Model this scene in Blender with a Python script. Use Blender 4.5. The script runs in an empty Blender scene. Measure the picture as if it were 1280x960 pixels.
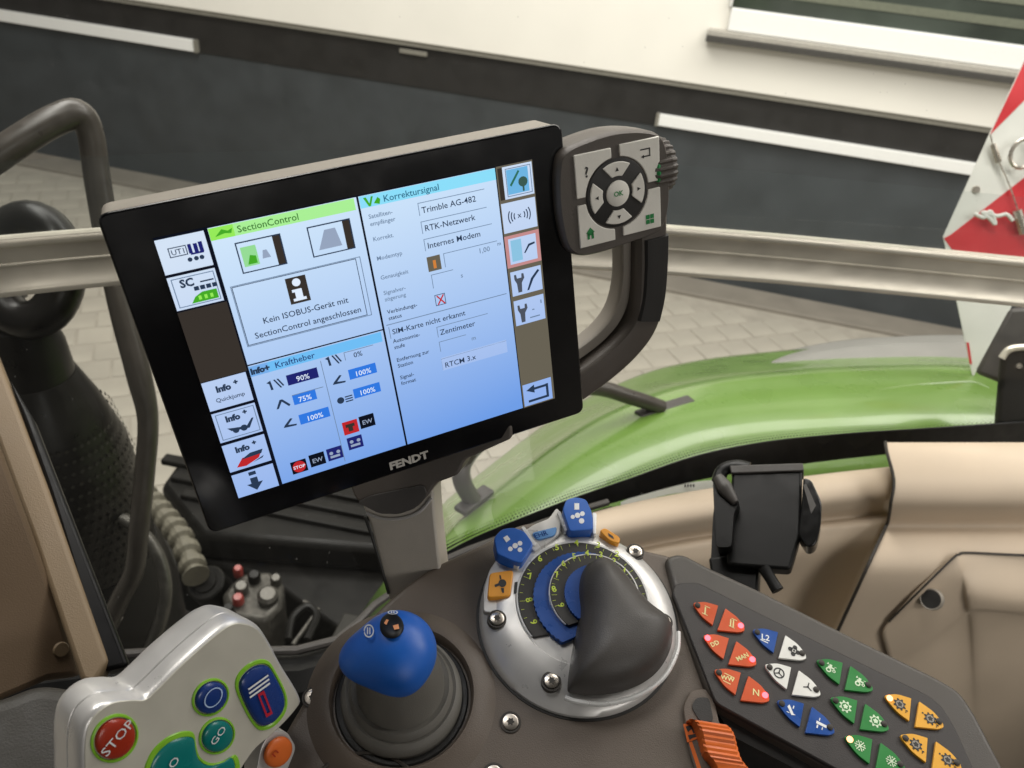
import bpy, bmesh, math, random
from mathutils import Vector, Matrix
random.seed(7)
scene = bpy.context.scene
COL = scene.collection

# ------------------------------------------------------------------ camera
FPX = 1000.0                                   # focal length in pixels of the 1280 wide photo
PITCH, ROLL, CAMZ = math.radians(33), math.radians(6), 2.7
FWD = Vector((0, math.cos(PITCH), -math.sin(PITCH)))
_r0 = Vector((1, 0, 0)); _u0 = _r0.cross(FWD)
RGT = math.cos(ROLL)*_r0 + math.sin(ROLL)*_u0
UPV = -math.sin(ROLL)*_r0 + math.cos(ROLL)*_u0
CAM = Vector((0, 0, CAMZ))
cd = bpy.data.cameras.new('camera'); cam = bpy.data.objects.new('camera', cd); COL.objects.link(cam)
m3 = Matrix((RGT, UPV, -FWD)).transposed()
cam.matrix_world = Matrix.Translation(CAM) @ m3.to_4x4()
cd.sensor_width = 36; cd.lens = 36*FPX/1280; cd.clip_start = .02; cd.clip_end = 200
cd.dof.use_dof = True; cd.dof.focus_distance = .50; cd.dof.aperture_fstop = 13.0
scene.camera = cam
# ------------------------------------------------------------------ world, lamps, exposure
wd = bpy.data.worlds.new('World'); scene.world = wd; wd.use_nodes = True
bg = wd.node_tree.nodes['Background']; bg.inputs[0].default_value = (1.0, .965, .91, 1); bg.inputs[1].default_value = .17
def area(name, loc, aim, sx, sy, power, col=(1, .96, .9)):
    l = bpy.data.lights.new(name, 'AREA'); l.shape = 'RECTANGLE'; l.size = sx; l.size_y = sy; l.energy = power; l.color = col
    o = bpy.data.objects.new(name, l); COL.objects.link(o); o.location = loc
    o.rotation_euler = (Vector(aim)-Vector(loc)).to_track_quat('-Z', 'Y').to_euler()
    return o
area('ceiling_lamp', (1.5, 3.4, 6.2), (1.5, 4.4, 0), 9, 1.6, 395)
area('ceiling_lamp', (-1.0, .6, 6.4), (0, 1.0, 2), 5, 1.2, 235)
area('ceiling_lamp', (4.5, 1.2, 5.6), (.2, .5, 2.2), 1.2, 4, 105)
area('ceiling_lamp', (1.5, -3.2, 6.0), (1.0, 4.0, 1.2), 6, 1.4, 290)  # added behind the camera, unseen, to brighten camera-facing surfaces
area('rear_fill', (3.2, -4.2, 3.7), (0, .5, 2.6), 2.5, 1.0, 50)  # added low fill reaching under the roof from behind, no real lamp
vs = scene.view_settings; vs.view_transform = 'Standard'; vs.look = 'None'; vs.gamma = 1; vs.exposure = 0.0
scene.render.engine = 'CYCLES'

# ------------------------------------------------------------------ geometry helpers
def ray(x, y): return RGT*((x-640)/FPX) + UPV*((480-y)/FPX) + FWD
def at(x, y, d): return CAM + ray(x, y)*d                       # at camera depth d (metres)
def ath(x, y, h):                                               # on the level h metres under the camera
    d = ray(x, y); return CAM + d*(-h/d.z)
class Frame:
    def __init__(s, O, u, n):
        s.O = Vector(O); s.n = Vector(n).normalized(); u = Vector(u); s.u = (u-s.n*u.dot(s.n)).normalized(); s.v = s.n.cross(s.u)
    def w(s, a, b, h=0): return s.O + s.u*a + s.v*b + s.n*h
    def px(s, x, y, h=0):
        d = ray(x, y); O = s.O + s.n*h; t = (O-CAM).dot(s.n)/d.dot(s.n); P = CAM + d*t - O
        return (P.dot(s.u), P.dot(s.v))
    def pl(s, pts, h=0): return [s.px(x, y, h) for x, y in pts]
    def ang(s, p, q, h=0):
        a, b = s.px(*p, h), s.px(*q, h); return math.atan2(b[1]-a[1], b[0]-a[0])
def ctl(pts, n, closed=False):                                   # Catmull-Rom resample (tuples of any size)
    P = [Vector(p) for p in pts]; m = len(P); out = []
    segs = m if closed else m-1
    def g(i): return P[i % m] if closed else P[min(max(i, 0), m-1)]
    tot = n if closed else n-1
    for k in range(n):
        t = k*segs/tot; i = min(int(t), segs-1); f = t-i
        p0, p1, p2, p3 = g(i-1), g(i), g(i+1), g(i+2)
        out.append(.5*((2*p1)+(p2-p0)*f+(2*p0-5*p1+4*p2-p3)*f*f+(3*p1-p0-3*p2+p3)*f**3))
    return out
def rpoly(pts, r, seg=5):                                        # round the corners of a 2D polygon
    out = []; n = len(pts)
    for i in range(n):
        p = Vector(pts[i]); a = Vector(pts[i-1]); b = Vector(pts[(i+1) % n])
        rr = r[i] if isinstance(r, (list, tuple)) else r
        k = min(rr, (a-p).length*.48, (b-p).length*.48)
        A = p+(a-p).normalized()*k; B = p+(b-p).normalized()*k
        for j in range(seg+1):
            t = j/seg; out.append(tuple(A*(1-t)**2+p*2*t*(1-t)+B*t*t))
    return out
def rect(x0, y0, x1, y1): return [(x0, y0), (x1, y0), (x1, y1), (x0, y1)]
def circ(c, r, n=40, a0=0, a1=2*math.pi):
    full = abs(a1-a0-2*math.pi) < 1e-6
    return [(c[0]+r*math.cos(a0+(a1-a0)*i/(n if full else n-1)), c[1]+r*math.sin(a0+(a1-a0)*i/(n if full else n-1))) for i in range(n)]

class MB:                                                        # mesh builder in world coordinates
    def __init__(s): s.v = []; s.f = []; s.mi = []
    def add(s, vs, fs, m=0):
        o = len(s.v); s.v += [Vector(x) for x in vs]; s.f += [tuple(i+o for i in f) for f in fs]; s.mi += [m]*len(fs); return s
    def prism(s, F, pts, h0, h1, m=0):
        n = len(pts)
        A = sum(pts[i][0]*pts[(i+1) % n][1]-pts[(i+1) % n][0]*pts[i][1] for i in range(n))
        if A < 0: pts = pts[::-1]
        vs = [F.w(p[0], p[1], h0) for p in pts]+[F.w(p[0], p[1], h1) for p in pts]
        fs = [tuple(range(n))[::-1], tuple(range(n, 2*n))]+[(i, (i+1) % n, n+(i+1) % n, n+i) for i in range(n)]
        return s.add(vs, fs, m)
    def sheet(s, F, pts, h, m=0):
        n = len(pts)
        A = sum(pts[i][0]*pts[(i+1) % n][1]-pts[(i+1) % n][0]*pts[i][1] for i in range(n))
        if A < 0: pts = pts[::-1]
        return s.add([F.w(p[0], p[1], h) for p in pts], [tuple(range(n))], m)
    def rings(s, rs, cap0=True, cap1=True, m=0, closed=True):    # loft a list of equal vertex rings
        n = len(rs[0]); vs = [p for r in rs for p in r]; fs = []
        for k in range(len(rs)-1):
            for i in range(n if closed else n-1):
                j = (i+1) % n; fs.append((k*n+i, k*n+j, (k+1)*n+j, (k+1)*n+i))
        if cap0: fs.append(tuple(range(n))[::-1])
        if cap1: fs.append(tuple((len(rs)-1)*n+i for i in range(n)))
        return s.add(vs, fs, m)
    def lathe(s, F, prof, n=48, cap0=True, cap1=True, m=0):      # prof: (centre (a,b), radius, h)
        return s.rings([[F.w(x, y, h) for x, y in circ(c, r, n)] for c, r, h in prof], cap0, cap1, m)
    def tube(s, pts, rad, n=12, sub=0, sq=1.0, m=0, cap=True):
        P = [Vector(p) for p in pts]
        if sub: P = ctl(P, sub)
        N = len(P); R = rad if isinstance(rad, (list, tuple)) else [rad]*N
        if len(R) != N: R = [R[min(int(i*(len(R)-1)/(N-1)), len(R)-2)]*(1-((i*(len(R)-1)/(N-1))-min(int(i*(len(R)-1)/(N-1)), len(R)-2)))+R[min(int(i*(len(R)-1)/(N-1)), len(R)-2)+1]*((i*(len(R)-1)/(N-1))-min(int(i*(len(R)-1)/(N-1)), len(R)-2)) for i in range(N)]
        t = (P[1]-P[0]).normalized(); x = t.orthogonal().normalized(); rs = []
        for i in range(N):
            t = (P[min(i+1, N-1)]-P[max(i-1, 0)]).normalized()
            x = (x-t*x.dot(t)).normalized(); y = t.cross(x)
            rs.append([P[i]+(x*math.cos(2*math.pi*k/n)+y*sq*math.sin(2*math.pi*k/n))*R[i] for k in range(n)])
        return s.rings(rs, cap, cap, m)
    def box(s, o, ax, ay, az, m=0):                              # corner + three edge vectors
        o = Vector(o); ax, ay, az = Vector(ax), Vector(ay), Vector(az)
        vs = [o, o+ax, o+ax+ay, o+ay, o+az, o+ax+az, o+ax+ay+az, o+ay+az]
        return s.add(vs, [(0, 3, 2, 1), (4, 5, 6, 7), (0, 1, 5, 4), (1, 2, 6, 5), (2, 3, 7, 6), (3, 0, 4, 7)], m)
    def inflate(s, F, pts, h0, H, apex, k=8, pw=2.0, m=0):       # pillow over a star-shaped outline
        rs = [[F.w(p[0], p[1], h0) for p in pts]]
        for j in range(k+1):
            q = 1-j/k; q = math.sin(q*math.pi/2); q = max(q, .02)
            hh = h0+.0005+H*(1-q**pw)**(1/pw)
            rs.append([F.w(apex[0]+(p[0]-apex[0])*q, apex[1]+(p[1]-apex[1])*q, hh) for p in pts])
        return s.rings(rs, True, True, m)
    def build(s, name, mats, parent=None, smooth=False, bevel=0, seg=2, fixn=True, solid=0, sub=0):
        o0 = root_loc(parent); me = bpy.data.meshes.new(name)
        me.from_pydata([tuple(v-o0) for v in s.v], [], s.f)
        for mm in (mats if isinstance(mats, list) else [mats]): me.materials.append(mm)
        if isinstance(mats, list) and len(mats) > 1: me.polygons.foreach_set('material_index', s.mi)
        if fixn:
            bm = bmesh.new(); bm.from_mesh(me); bmesh.ops.recalc_face_normals(bm, faces=bm.faces); bm.to_mesh(me); bm.free()
        o = bpy.data.objects.new(name, me); COL.objects.link(o)
        if parent: o.parent = parent
        if solid: md = o.modifiers.new('solid', 'SOLIDIFY'); md.thickness = solid; md.offset = -1
        if bevel: md = o.modifiers.new('bevel', 'BEVEL'); md.width = bevel; md.segments = seg; md.limit_method = 'ANGLE'; md.angle_limit = math.radians(35)
        if sub: md = o.modifiers.new('sub', 'SUBSURF'); md.levels = sub; md.render_levels = sub
        if smooth or bevel: setsmooth(me)
        return o
def setsmooth(me):
    me.polygons.foreach_set('use_smooth', [True]*len(me.polygons))
    me.set_sharp_from_angle(angle=math.radians(38))
ROOT = {}
def root_loc(p):
    while p is not None:
        if p.name in ROOT: return ROOT[p.name]
        p = p.parent
    return Vector((0, 0, 0))
def tag(o, label, cat, group=None):
    o['label'] = label; o['category'] = cat
    if group: o['group'] = group
    return o
def thing(name, loc, label, cat, group=None):
    o = bpy.data.objects.new(name, None); COL.objects.link(o); o.location = loc; o.empty_display_size = .02
    ROOT[o.name] = Vector(loc); return tag(o, label, cat, group)
def text_mesh(mb, F, s, pos, size, ang=0, h=0, m=0, align='LEFT', sx=1.0, bold=0, shear=0):
    c = bpy.data.curves.new('t', 'FONT'); c.body = s; c.size = size; c.align_x = align; c.resolution_u = 2; c.offset = bold; c.shear = shear
    o = bpy.data.objects.new('t', c); COL.objects.link(o); bpy.context.view_layer.update()
    dg = bpy.context.evaluated_depsgraph_get(); me = bpy.data.meshes.new_from_object(o.evaluated_get(dg))
    ca, sa = math.cos(ang), math.sin(ang)
    vs = [F.w(pos[0]+v.co.x*sx*ca-v.co.y*sa, pos[1]+v.co.x*sx*sa+v.co.y*ca, h) for v in me.vertices]
    mb.add(vs, [tuple(p.vertices) for p in me.polygons], m)
    bpy.data.objects.remove(o); bpy.data.curves.remove(c); bpy.data.meshes.remove(me)

# ------------------------------------------------------------------ materials
def lin(r, g, b):
    f = lambda c: (c/255/12.92 if c/255 <= .04045 else ((c/255+.055)/1.055)**2.4)
    return (f(r), f(g), f(b), 1)
def mat(name, col, rough=.5, metal=0, var=.12, vs=60, bump=0, bs=900, coat=0, spec=.5, rvar=.08):
    m = bpy.data.materials.new(name); m.use_nodes = True; nt = m.node_tree; N, L = nt.nodes, nt.links
    b = N['Principled BSDF']; c = col if len(col) == 4 else (*col, 1)
    b.inputs['Metallic'].default_value = metal; b.inputs['Specular IOR Level'].default_value = spec
    b.inputs['Coat Weight'].default_value = coat; b.inputs['Coat Roughness'].default_value = .06
    tc = N.new('ShaderNodeTexCoord'); nz = N.new('ShaderNodeTexNoise'); nz.inputs['Scale'].default_value = vs; nz.inputs['Detail'].default_value = 5
    L.new(tc.outputs['Object'], nz.inputs['Vector'])
    mr = N.new('ShaderNodeMapRange'); mr.inputs[1].default_value = .3; mr.inputs[2].default_value = .7; mr.inputs[3].default_value = 1-var; mr.inputs[4].default_value = 1+var
    L.new(nz.outputs['Fac'], mr.inputs[0])
    mx = N.new('ShaderNodeVectorMath'); mx.operation = 'SCALE'; mx.inputs[0].default_value = c[:3]; L.new(mr.outputs[0], mx.inputs['Scale']); L.new(mx.outputs[0], b.inputs['Base Color'])
    r2 = N.new('ShaderNodeMapRange'); r2.inputs[1].default_value = .3; r2.inputs[2].default_value = .7; r2.inputs[3].default_value = max(.02, rough-rvar); r2.inputs[4].default_value = min(1, rough+rvar)
    L.new(nz.outputs['Fac'], r2.inputs[0]); L.new(r2.outputs[0], b.inputs['Roughness'])
    if bump:
        n2 = N.new('ShaderNodeTexNoise'); n2.inputs['Scale'].default_value = bs; n2.inputs['Detail'].default_value = 3; L.new(tc.outputs['Object'], n2.inputs['Vector'])
        bp = N.new('ShaderNodeBump'); bp.inputs['Strength'].default_value = bump; bp.inputs['Distance'].default_value = .001; L.new(n2.outputs['Fac'], bp.inputs['Height']); L.new(bp.outputs[0], b.inputs['Normal'])
    return m
def emit(name, col, s=1.0):
    m = bpy.data.materials.new(name); m.use_nodes = True; nt = m.node_tree; nt.nodes.remove(nt.nodes['Principled BSDF'])
    e = nt.nodes.new('ShaderNodeEmission'); e.inputs[0].default_value = col; e.inputs[1].default_value = s
    nt.links.new(e.outputs[0], nt.nodes['Material Output'].inputs[0]); return m
def glass(name, tint=(1, 1, 1), rough=.02, dust=0.0, haze=(.5, .5, .5), gloss=1.0):
    m = bpy.data.materials.new(name); m.use_nodes = True; nt = m.node_tree; N, L = nt.nodes, nt.links; N.remove(N['Principled BSDF'])
    t = N.new('ShaderNodeBsdfTransparent'); t.inputs[0].default_value = (*tint, 1)
    g = N.new('ShaderNodeBsdfGlossy'); g.inputs['Roughness'].default_value = rough
    fr = N.new('ShaderNodeFresnel'); fr.inputs[0].default_value = 1.45
    ml = N.new('ShaderNodeMath'); ml.operation = 'MULTIPLY'; ml.inputs[1].default_value = gloss; L.new(fr.outputs[0], ml.inputs[0])
    mx = N.new('ShaderNodeMixShader'); L.new(ml.outputs[0], mx.inputs[0]); L.new(t.outputs[0], mx.inputs[1]); L.new(g.outputs[0], mx.inputs[2])
    last = mx
    if dust:
        d = N.new('ShaderNodeBsdfDiffuse'); d.inputs[0].default_value = (*haze, 1)
        tc = N.new('ShaderNodeTexCoord'); nz = N.new('ShaderNodeTexNoise'); nz.inputs['Scale'].default_value = 5; nz.inputs['Detail'].default_value = 8; L.new(tc.outputs['Object'], nz.inputs['Vector'])
        vo = N.new('ShaderNodeTexVoronoi'); vo.inputs['Scale'].default_value = 55; L.new(tc.outputs['Object'], vo.inputs['Vector'])
        lt = N.new('ShaderNodeMath'); lt.operation = 'LESS_THAN'; lt.inputs[1].default_value = .045; L.new(vo.outputs['Distance'], lt.inputs[0])
        a = N.new('ShaderNodeMath'); a.operation = 'MULTIPLY'; a.inputs[1].default_value = dust; L.new(nz.outputs['Fac'], a.inputs[0])
        s2 = N.new('ShaderNodeMath'); s2.operation = 'MULTIPLY_ADD'; s2.inputs[1].default_value = .22; L.new(lt.outputs[0], s2.inputs[0]); L.new(a.outputs[0], s2.inputs[2])
        m2 = N.new('ShaderNodeMixShader'); L.new(s2.outputs[0], m2.inputs[0]); L.new(mx.outputs[0], m2.inputs[1]); L.new(d.outputs[0], m2.inputs[2]); last = m2
    L.new(last.outputs[0], N['Material Output'].inputs[0]); return m
M_ = {
 'console': mat('console_plastic', (.10, .078, .061), .46, bump=.25, bs=1400, vs=40, var=.06),
 'panel': mat('panel_plastic', (.027, .023, .022), .45, bump=.2, bs=1600, vs=40, var=.06),
 'rim': mat('rim_plastic', (.055, .048, .041), .45, bump=.2, bs=1400, var=.06),
 'bezel': mat('bezel_black', (.006, .006, .007), .17, var=.05, vs=22, rvar=.10),
 'casing': mat('casing_grey', (.26, .235, .20), .5, bump=.2, bs=1500, var=.05),
 'module': mat('module_grey', (.088, .075, .064), .45, bump=.25, bs=1500, var=.06),
 'darkgrey': mat('dark_grey_plastic', (.055, .05, .046), .5, bump=.2, bs=1400),
 'rubber': mat('black_rubber', (.018, .017, .016), .55, bump=.2, bs=1200),
 'boot': mat('boot_rubber', (.125, .118, .104), .55, bump=.2, bs=1300, var=.08),
 'black': mat('black_plastic', (.006, .006, .006), .42, bump=.1, bs=1400, spec=.3),
 'blackgloss': mat('black_gloss_plastic', (.010, .010, .010), .14, var=.05),
 'key': mat('key_white', (.84, .82, .75), .45, bump=.1, var=.05),
 'keyprint': mat('key_print_black', (.02, .02, .02), .5), 'keygreen': mat('key_print_green', (.01, .25, .06), .5),
 'silver': mat('silver_paint', (.60, .59, .575), .34, .40, var=.03),
 'silverbright': mat('silver_edge', (.78, .78, .77), .28, .35, var=.04),
 'champagne': mat('champagne_plastic', (.60, .58, .50), .40, .25, var=.04, bump=.06, bs=2500),
 'steel': mat('screw_steel', (.55, .5, .44), .3, .9), 'steeldark': mat('screw_recess', (.03, .025, .02), .6),
 'blue': mat('blue_plastic', (.010, .105, .46), .40, var=.08, bump=.08, bs=1500),
 'bluedark': mat('dark_blue_button', (.012, .04, .19), .25, var=.08), 'bluebtn': mat('blue_button', (.012, .07, .30), .3, var=.08),
 'bluelabel': mat('light_blue_label', (.10, .26, .55), .4),
 'teal': mat('teal_button', (.005, .17, .16), .25, var=.06), 'red': mat('red_button', (.34, .03, .012), .25, var=.06),
 'glow': mat('green_glow_ring', (.22, .50, .03), .3), 'white': mat('white_print', (.75, .77, .78), .5, var=.04),
 'orange': mat('orange_plastic', (.62, .13, .02), .42, var=.07), 'orangebtn': mat('orange_button', (.60, .09, .022), .4, var=.06),
 'yellowbtn': mat('yellow_button', (.72, .36, .03), .4, var=.06), 'greenbtn': mat('green_button', (.015, .20, .035), .4, var=.06),
 'whitebtn': mat('white_button', (.74, .74, .70), .4, var=.05), 'amber': mat('amber_key', (.72, .30, .02), .4, var=.06),
 'lime': mat('lime_print', (.55, .68, .06), .5), 'iconyellow': mat('pale_icon_print', (.75, .70, .32), .5), 'iconpale': mat('icon_pale_green', (.62, .75, .55), .5),
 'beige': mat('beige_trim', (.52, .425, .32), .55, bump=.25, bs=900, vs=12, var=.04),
 'shadebeige_edge': mat('shaded_beige_edge', (.185, .132, .078), .55, bump=.25, bs=900, vs=12, var=.05),  # pillar edge: trim beige darkened less, shade put into the colour
 'shadebeige': mat('shaded_beige_pillar', (.135, .090, .053), .55, bump=.25, bs=900, vs=12, var=.05),  # same plastic as the beige trim, its shade put into the colour
 'seat': mat('seat_side', (.017, .0148, .0115), .6, bump=.3, bs=700),
 'green': mat('hood_green', (.125, .225, .042), .30, var=.05, vs=8, coat=.35),
 'greyhood': mat('grey_panel', (.22, .215, .20), .5, var=.05, vs=8), 'frit': mat('frit_black', (.003, .003, .0035), .4, spec=.25),
 'alu': mat('brushed_aluminium', (.70, .66, .56), .36, .5, var=.06, vs=20), 'paper': mat('sticker_white', (.78, .80, .74), .5, var=.03),
 'signwhite': mat('sign_white', (.72, .72, .68), .45, var=.04, vs=15), 'signred': mat('sign_red', (.58, .02, .03), .4, var=.08, vs=15),
 'wall': mat('plaster_white', (.80, .775, .71), .8, var=.02, vs=3), 'walldark': mat('dark_plinth', (.042, .048, .052), .5, var=.15, vs=4),
 'wallblack': mat('black_plinth_band', (.014, .013, .012), .5, var=.15, vs=6), 'walledge': mat('grey_edge', (.20, .19, .16), .6),
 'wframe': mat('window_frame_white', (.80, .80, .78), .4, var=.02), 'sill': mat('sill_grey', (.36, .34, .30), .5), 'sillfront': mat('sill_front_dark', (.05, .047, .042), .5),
 'paver': mat('paver_stone', (.35, .325, .275), .8, var=.14, vs=2.2, bump=.3, bs=60), 'joint': mat('paving_sand', (.315, .29, .245), .9, var=.12, vs=9), 'kerb': mat('kerb_strip', (.20, .18, .15), .8, var=.1, vs=5),
 'tube': mat('dark_tube_paint', (.050, .043, .036), .35, var=.1), 'exhaust': mat('exhaust_black', (.008, .007, .0058), .34, var=.2, vs=25, spec=.3),
 'chassis': mat('chassis_black', (.007, .0065, .0056), .45, var=.2, vs=20, spec=.22), 'chassisgrey': mat('chassis_grey', (.024, .0225, .019), .5, var=.2, vs=20, spec=.25),
 'cast': mat('cast_metal', (.085, .08, .07), .4, .5, var=.3, vs=60, bump=.4, bs=150), 'hose': mat('hose_cream', (.13, .12, .09), .6),
 'redcap': mat('red_cap', (.30, .04, .03), .4),
}
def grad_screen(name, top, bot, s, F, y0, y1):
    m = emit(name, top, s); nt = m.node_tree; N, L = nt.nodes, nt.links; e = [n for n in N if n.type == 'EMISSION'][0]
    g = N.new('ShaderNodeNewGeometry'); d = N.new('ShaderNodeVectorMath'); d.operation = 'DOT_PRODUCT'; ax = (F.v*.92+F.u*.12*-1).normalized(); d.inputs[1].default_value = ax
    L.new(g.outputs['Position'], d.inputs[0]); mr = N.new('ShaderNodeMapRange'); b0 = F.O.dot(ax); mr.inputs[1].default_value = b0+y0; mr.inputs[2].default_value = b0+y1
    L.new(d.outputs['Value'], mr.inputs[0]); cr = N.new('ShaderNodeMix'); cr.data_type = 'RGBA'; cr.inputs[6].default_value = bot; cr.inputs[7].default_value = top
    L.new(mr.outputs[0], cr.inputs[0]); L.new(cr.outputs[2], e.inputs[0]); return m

# ================================================================== THE SETTING: hall wall, floor, window
Hu = Vector((8.45, -1.78, 0)).normalized(); Hn = Vector((Hu.y, -Hu.x, 0))
H = Frame((3.37, 5.54, 0), Hu, Hn)
def zavg(*p): return sum(H.px(*q)[1] for q in p)/len(p)
zb = zavg((425, 37), (860, 100), (1175, 150))
fl = MB().add([(-60, -30, -.003), (60, -30, -.003), (60, 60, -.003), (-60, 60, -.003)], [(0, 1, 2, 3)]).build('floor', M_['joint'])
fl['kind'] = 'structure'
hw = thing('hall_wall', H.w(0, 0, 0), 'white rendered hall wall above a dark plinth, behind the tractor', 'wall')
MB().prism(H, rect(-14, zb, 12, 6.0), -.3, .06).build('plaster', M_['wall'], hw, bevel=.006)
MB().prism(H, rect(-14, 0, 12, zb-.335), -.3, 0).build('plinth', M_['walldark'], hw)
MB().prism(H, rect(-14, zb-.335, 12, zb-.035), -.3, .012).build('plinth_band', M_['wallblack'], hw, bevel=.004)
MB().prism(H, rect(-14, zb-.0348, 12, zb-.0002), -.3, .045).build('drip_edge', M_['walledge'], hw)
a = H.px(500, 60, .02); b = H.px(534, 76, .02)
MB().prism(H, rect(a[0], b[1]+.03, b[0], a[1]+.0), .012, .035).build('socket_box', M_['walledge'], hw, bevel=.004)
# white strips fixed to the plinth
def strip(p0, p1, q0, q1, label):
    x0, t0 = H.px(*p0, .05); x1, t1 = H.px(*p1, .05); b0 = H.px(*q0, .05)[1]; b1 = H.px(*q1, .05)[1]
    t = thing('wall_strip', H.w(x0, (b0+b1)/2, 0), label, 'strip', 'pale strips along the hall wall')
    MB().prism(H, rect(x0, (b0+b1)/2, x1, (t0+t1)/2), .0, .05).build('strip_face', M_['wframe'], t, bevel=.004)
    for e in (x0, x1): MB().prism(H, rect(e-.012, (b0+b1)/2-.004, e+.012, (t0+t1)/2+.004), -.002, .056).build('end_cap', M_['walledge'], t)
strip((823, 142), (1330, 223), (823, 157), (1330, 238), 'pale grey strip on the dark plinth running behind the warning sign')
strip((-60, 2), (243, 52), (-60, 18), (243, 64), 'pale strip on the hall wall behind the bent grab rail')
# window
wi = thing('hall_window', H.w(*H.px(900, 40), 0), 'white framed window with grey sill set in the hall wall', 'window')
wx, wz = H.px(912, 6, .06); sx0 = H.px(884, 44, .16)[0]; sz = zavg((890, 32), (1260, 84)); gz = zavg((915, 10), (1280, 52))
MB().prism(H, rect(sx0+.12, sz, 12, gz), .06, .11).build('frame', M_['wframe'], wi, bevel=.008)
MB().prism(H, rect(sx0+.12, gz+.001, wx, 5.0), .06, .11).build('frame', M_['wframe'], wi, bevel=.008)
MB().prism(H, rect(wx, gz, 12, 5.0), .061, .07).build('pane', mat('window_pane', (.035, .042, .035), .08, vs=1.2, var=.8), wi)
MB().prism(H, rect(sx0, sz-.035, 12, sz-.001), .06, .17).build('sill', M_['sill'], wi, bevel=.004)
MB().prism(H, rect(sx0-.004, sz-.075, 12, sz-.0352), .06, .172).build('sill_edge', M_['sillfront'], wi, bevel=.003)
for k in range(3):
    zz = gz+.09+.13*k
    MB().prism(H, rect(wx, zz, 12, zz+.05), .07, .075).build('blind_slat', mat('blind_slat', (.13, .14, .10), .6), wi)
# kerb strip + paving stones
kb = MB().prism(Frame((3.37, 5.54, 0), Hu, (0, 0, 1)), [(-14, -.30), (9, -.30), (9, -.0), (-14, -.0)], -.02, .03).build('kerb', M_['kerb'], None, bevel=.01); kb['kind'] = 'structure'
S_ = .21; rz = math.radians(24); cu, su = math.cos(rz), math.sin(rz)
pm = bpy.data.meshes.new('paver'); bm = bmesh.new(); bmesh.ops.create_cube(bm, size=1)
for v in bm.verts: v.co = Vector((v.co.x*(S_-.008)*(1 if v.co.z < 0 else .95), v.co.y*(S_-.008)*(1 if v.co.z < 0 else .95), v.co.z*.03))
bm.to_mesh(pm); bm.free(); pm.materials.append(M_['paver'])
def toscreen(P):
    d = Vector(P)-CAM; z = d.dot(FWD); return (640+FPX*d.dot(RGT)/z, 480-FPX*d.dot(UPV)/z) if z > .05 else (-9999, -9999)
near, far = [], []
for i in range(-45, 46):
    for j in range(-45, 46):
        x, y = (i*cu-j*su)*S_, 4+(i*su+j*cu)*S_
        if j % 2: x += cu*S_*.5; y += su*S_*.5
        L0 = (Vector((x, y, 0))-H.O).dot(H.n)
        if L0 < .42 or y < 1.2: continue
        sx, sy = toscreen((x, y, 0))
        vis = (-10 < sx < 205 and 200 < sy < 650) or (720 < sx < 1150 and 320 < sy < 500) or (560 < sx < 740 and 500 < sy < 680)
        if vis and not (100 < sx < 720 and 250 < sy < 480): near.append((y, x))
        elif -80 < sx < 1360 and 120 < sy < 800: far.append((y, x))
near.sort()
far += near[290:]; near = near[:290]
for y, x in near:
    o = bpy.data.objects.new('paver', pm); COL.objects.link(o); o.parent = fl
    o.matrix_local = Matrix.Translation((x, y, -.014+random.uniform(-.002, .002))) @ Matrix.Rotation(rz+random.uniform(-.008, .008), 4, 'Z')
mb = MB(); cvs = [v.co.copy() for v in pm.vertices]; cfs = [tuple(p.vertices) for p in pm.polygons]; R3 = Matrix.Rotation(rz, 3, 'Z')
for y, x in far: mb.add([R3 @ v+Vector((x, y, -.014+random.uniform(-.002, .002))) for v in cvs], cfs)
po = mb.build('paving_stones', M_['paver'], fl, fixn=False); po['kind'] = 'stuff'

# ================================================================== OUTSIDE THE GLASS
# windscreen: ruled surface between its bottom edge and the line of the blind rail
bp = [(-420, 890, .76), (-140, 850, .76), (150, 815, .76), (390, 808, .76), (470, 752, .76), (550, 700, .75), (640, 665, .75), (720, 637, .75), (800, 615, .75), (900, 597, .75), (1000, 582, .75), (1105, 566, .75), (1290, 550, .75), (1420, 545, .75), (1700, 530, .75)]
botc = ctl([ath(*p)+Vector((0, .02, 0)) for p in bp], 40)
railp = [(-420, 388), (-130, 345), (0, 331), (130, 319), (300, 306), (480, 299), (640, 300), (740, 304), (840, 311), (1000, 324), (1280, 351), (1400, 364), (1700, 398)]
railc = ctl([ath(x, y, .42) for x, y in railp], 40)
ws = thing('windscreen', botc[20], 'curved dusty cab windscreen with a black printed lower border', 'windscreen')
up1 = [r+Vector((0, .05, .22)) for r in railc]
gl = [[b+Vector((0, 0, -.05)) for b in botc], [r+Vector((0, .035, 0)) for r in railc], up1, [p+Vector((0, .03, .75)) for p in up1]]
MB().rings(gl, False, False, closed=False).build('pane', glass('windscreen_glass', (.97, .985, .97), .015, dust=.02, haze=(.45, .44, .42), gloss=.36), ws, smooth=True, fixn=False)
fr_up = [(548, 695), (600, 668), (700, 628), (780, 600), (870, 569), (960, 551), (1060, 541), (1150, 535), (1290, 526), (1420, 520)]
fr_lo = [(552, 706), (600, 684), (700, 648), (780, 624), (870, 600), (960, 585), (1060, 572), (1150, 563), (1290, 556), (1420, 550)]
def onglass(x, y, off=-.006):                                   # nearest column of the glass sheet hit by the ray
    best = None
    d = ray(x, y)
    for i in range(len(botc)-1):
        A, B = gl[0][i], gl[1][i]; A2 = gl[0][i+1]
        n = (A2-A).cross(B-A).normalized(); t = (A-CAM).dot(n)/d.dot(n); P = CAM+d*t
        s = (P-A).dot((A2-A))/(A2-A).length_squared
        if -.02 <= s <= 1.02: best = CAM+d*(t+off); break
    return best or ath(x, y, .75)
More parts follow.
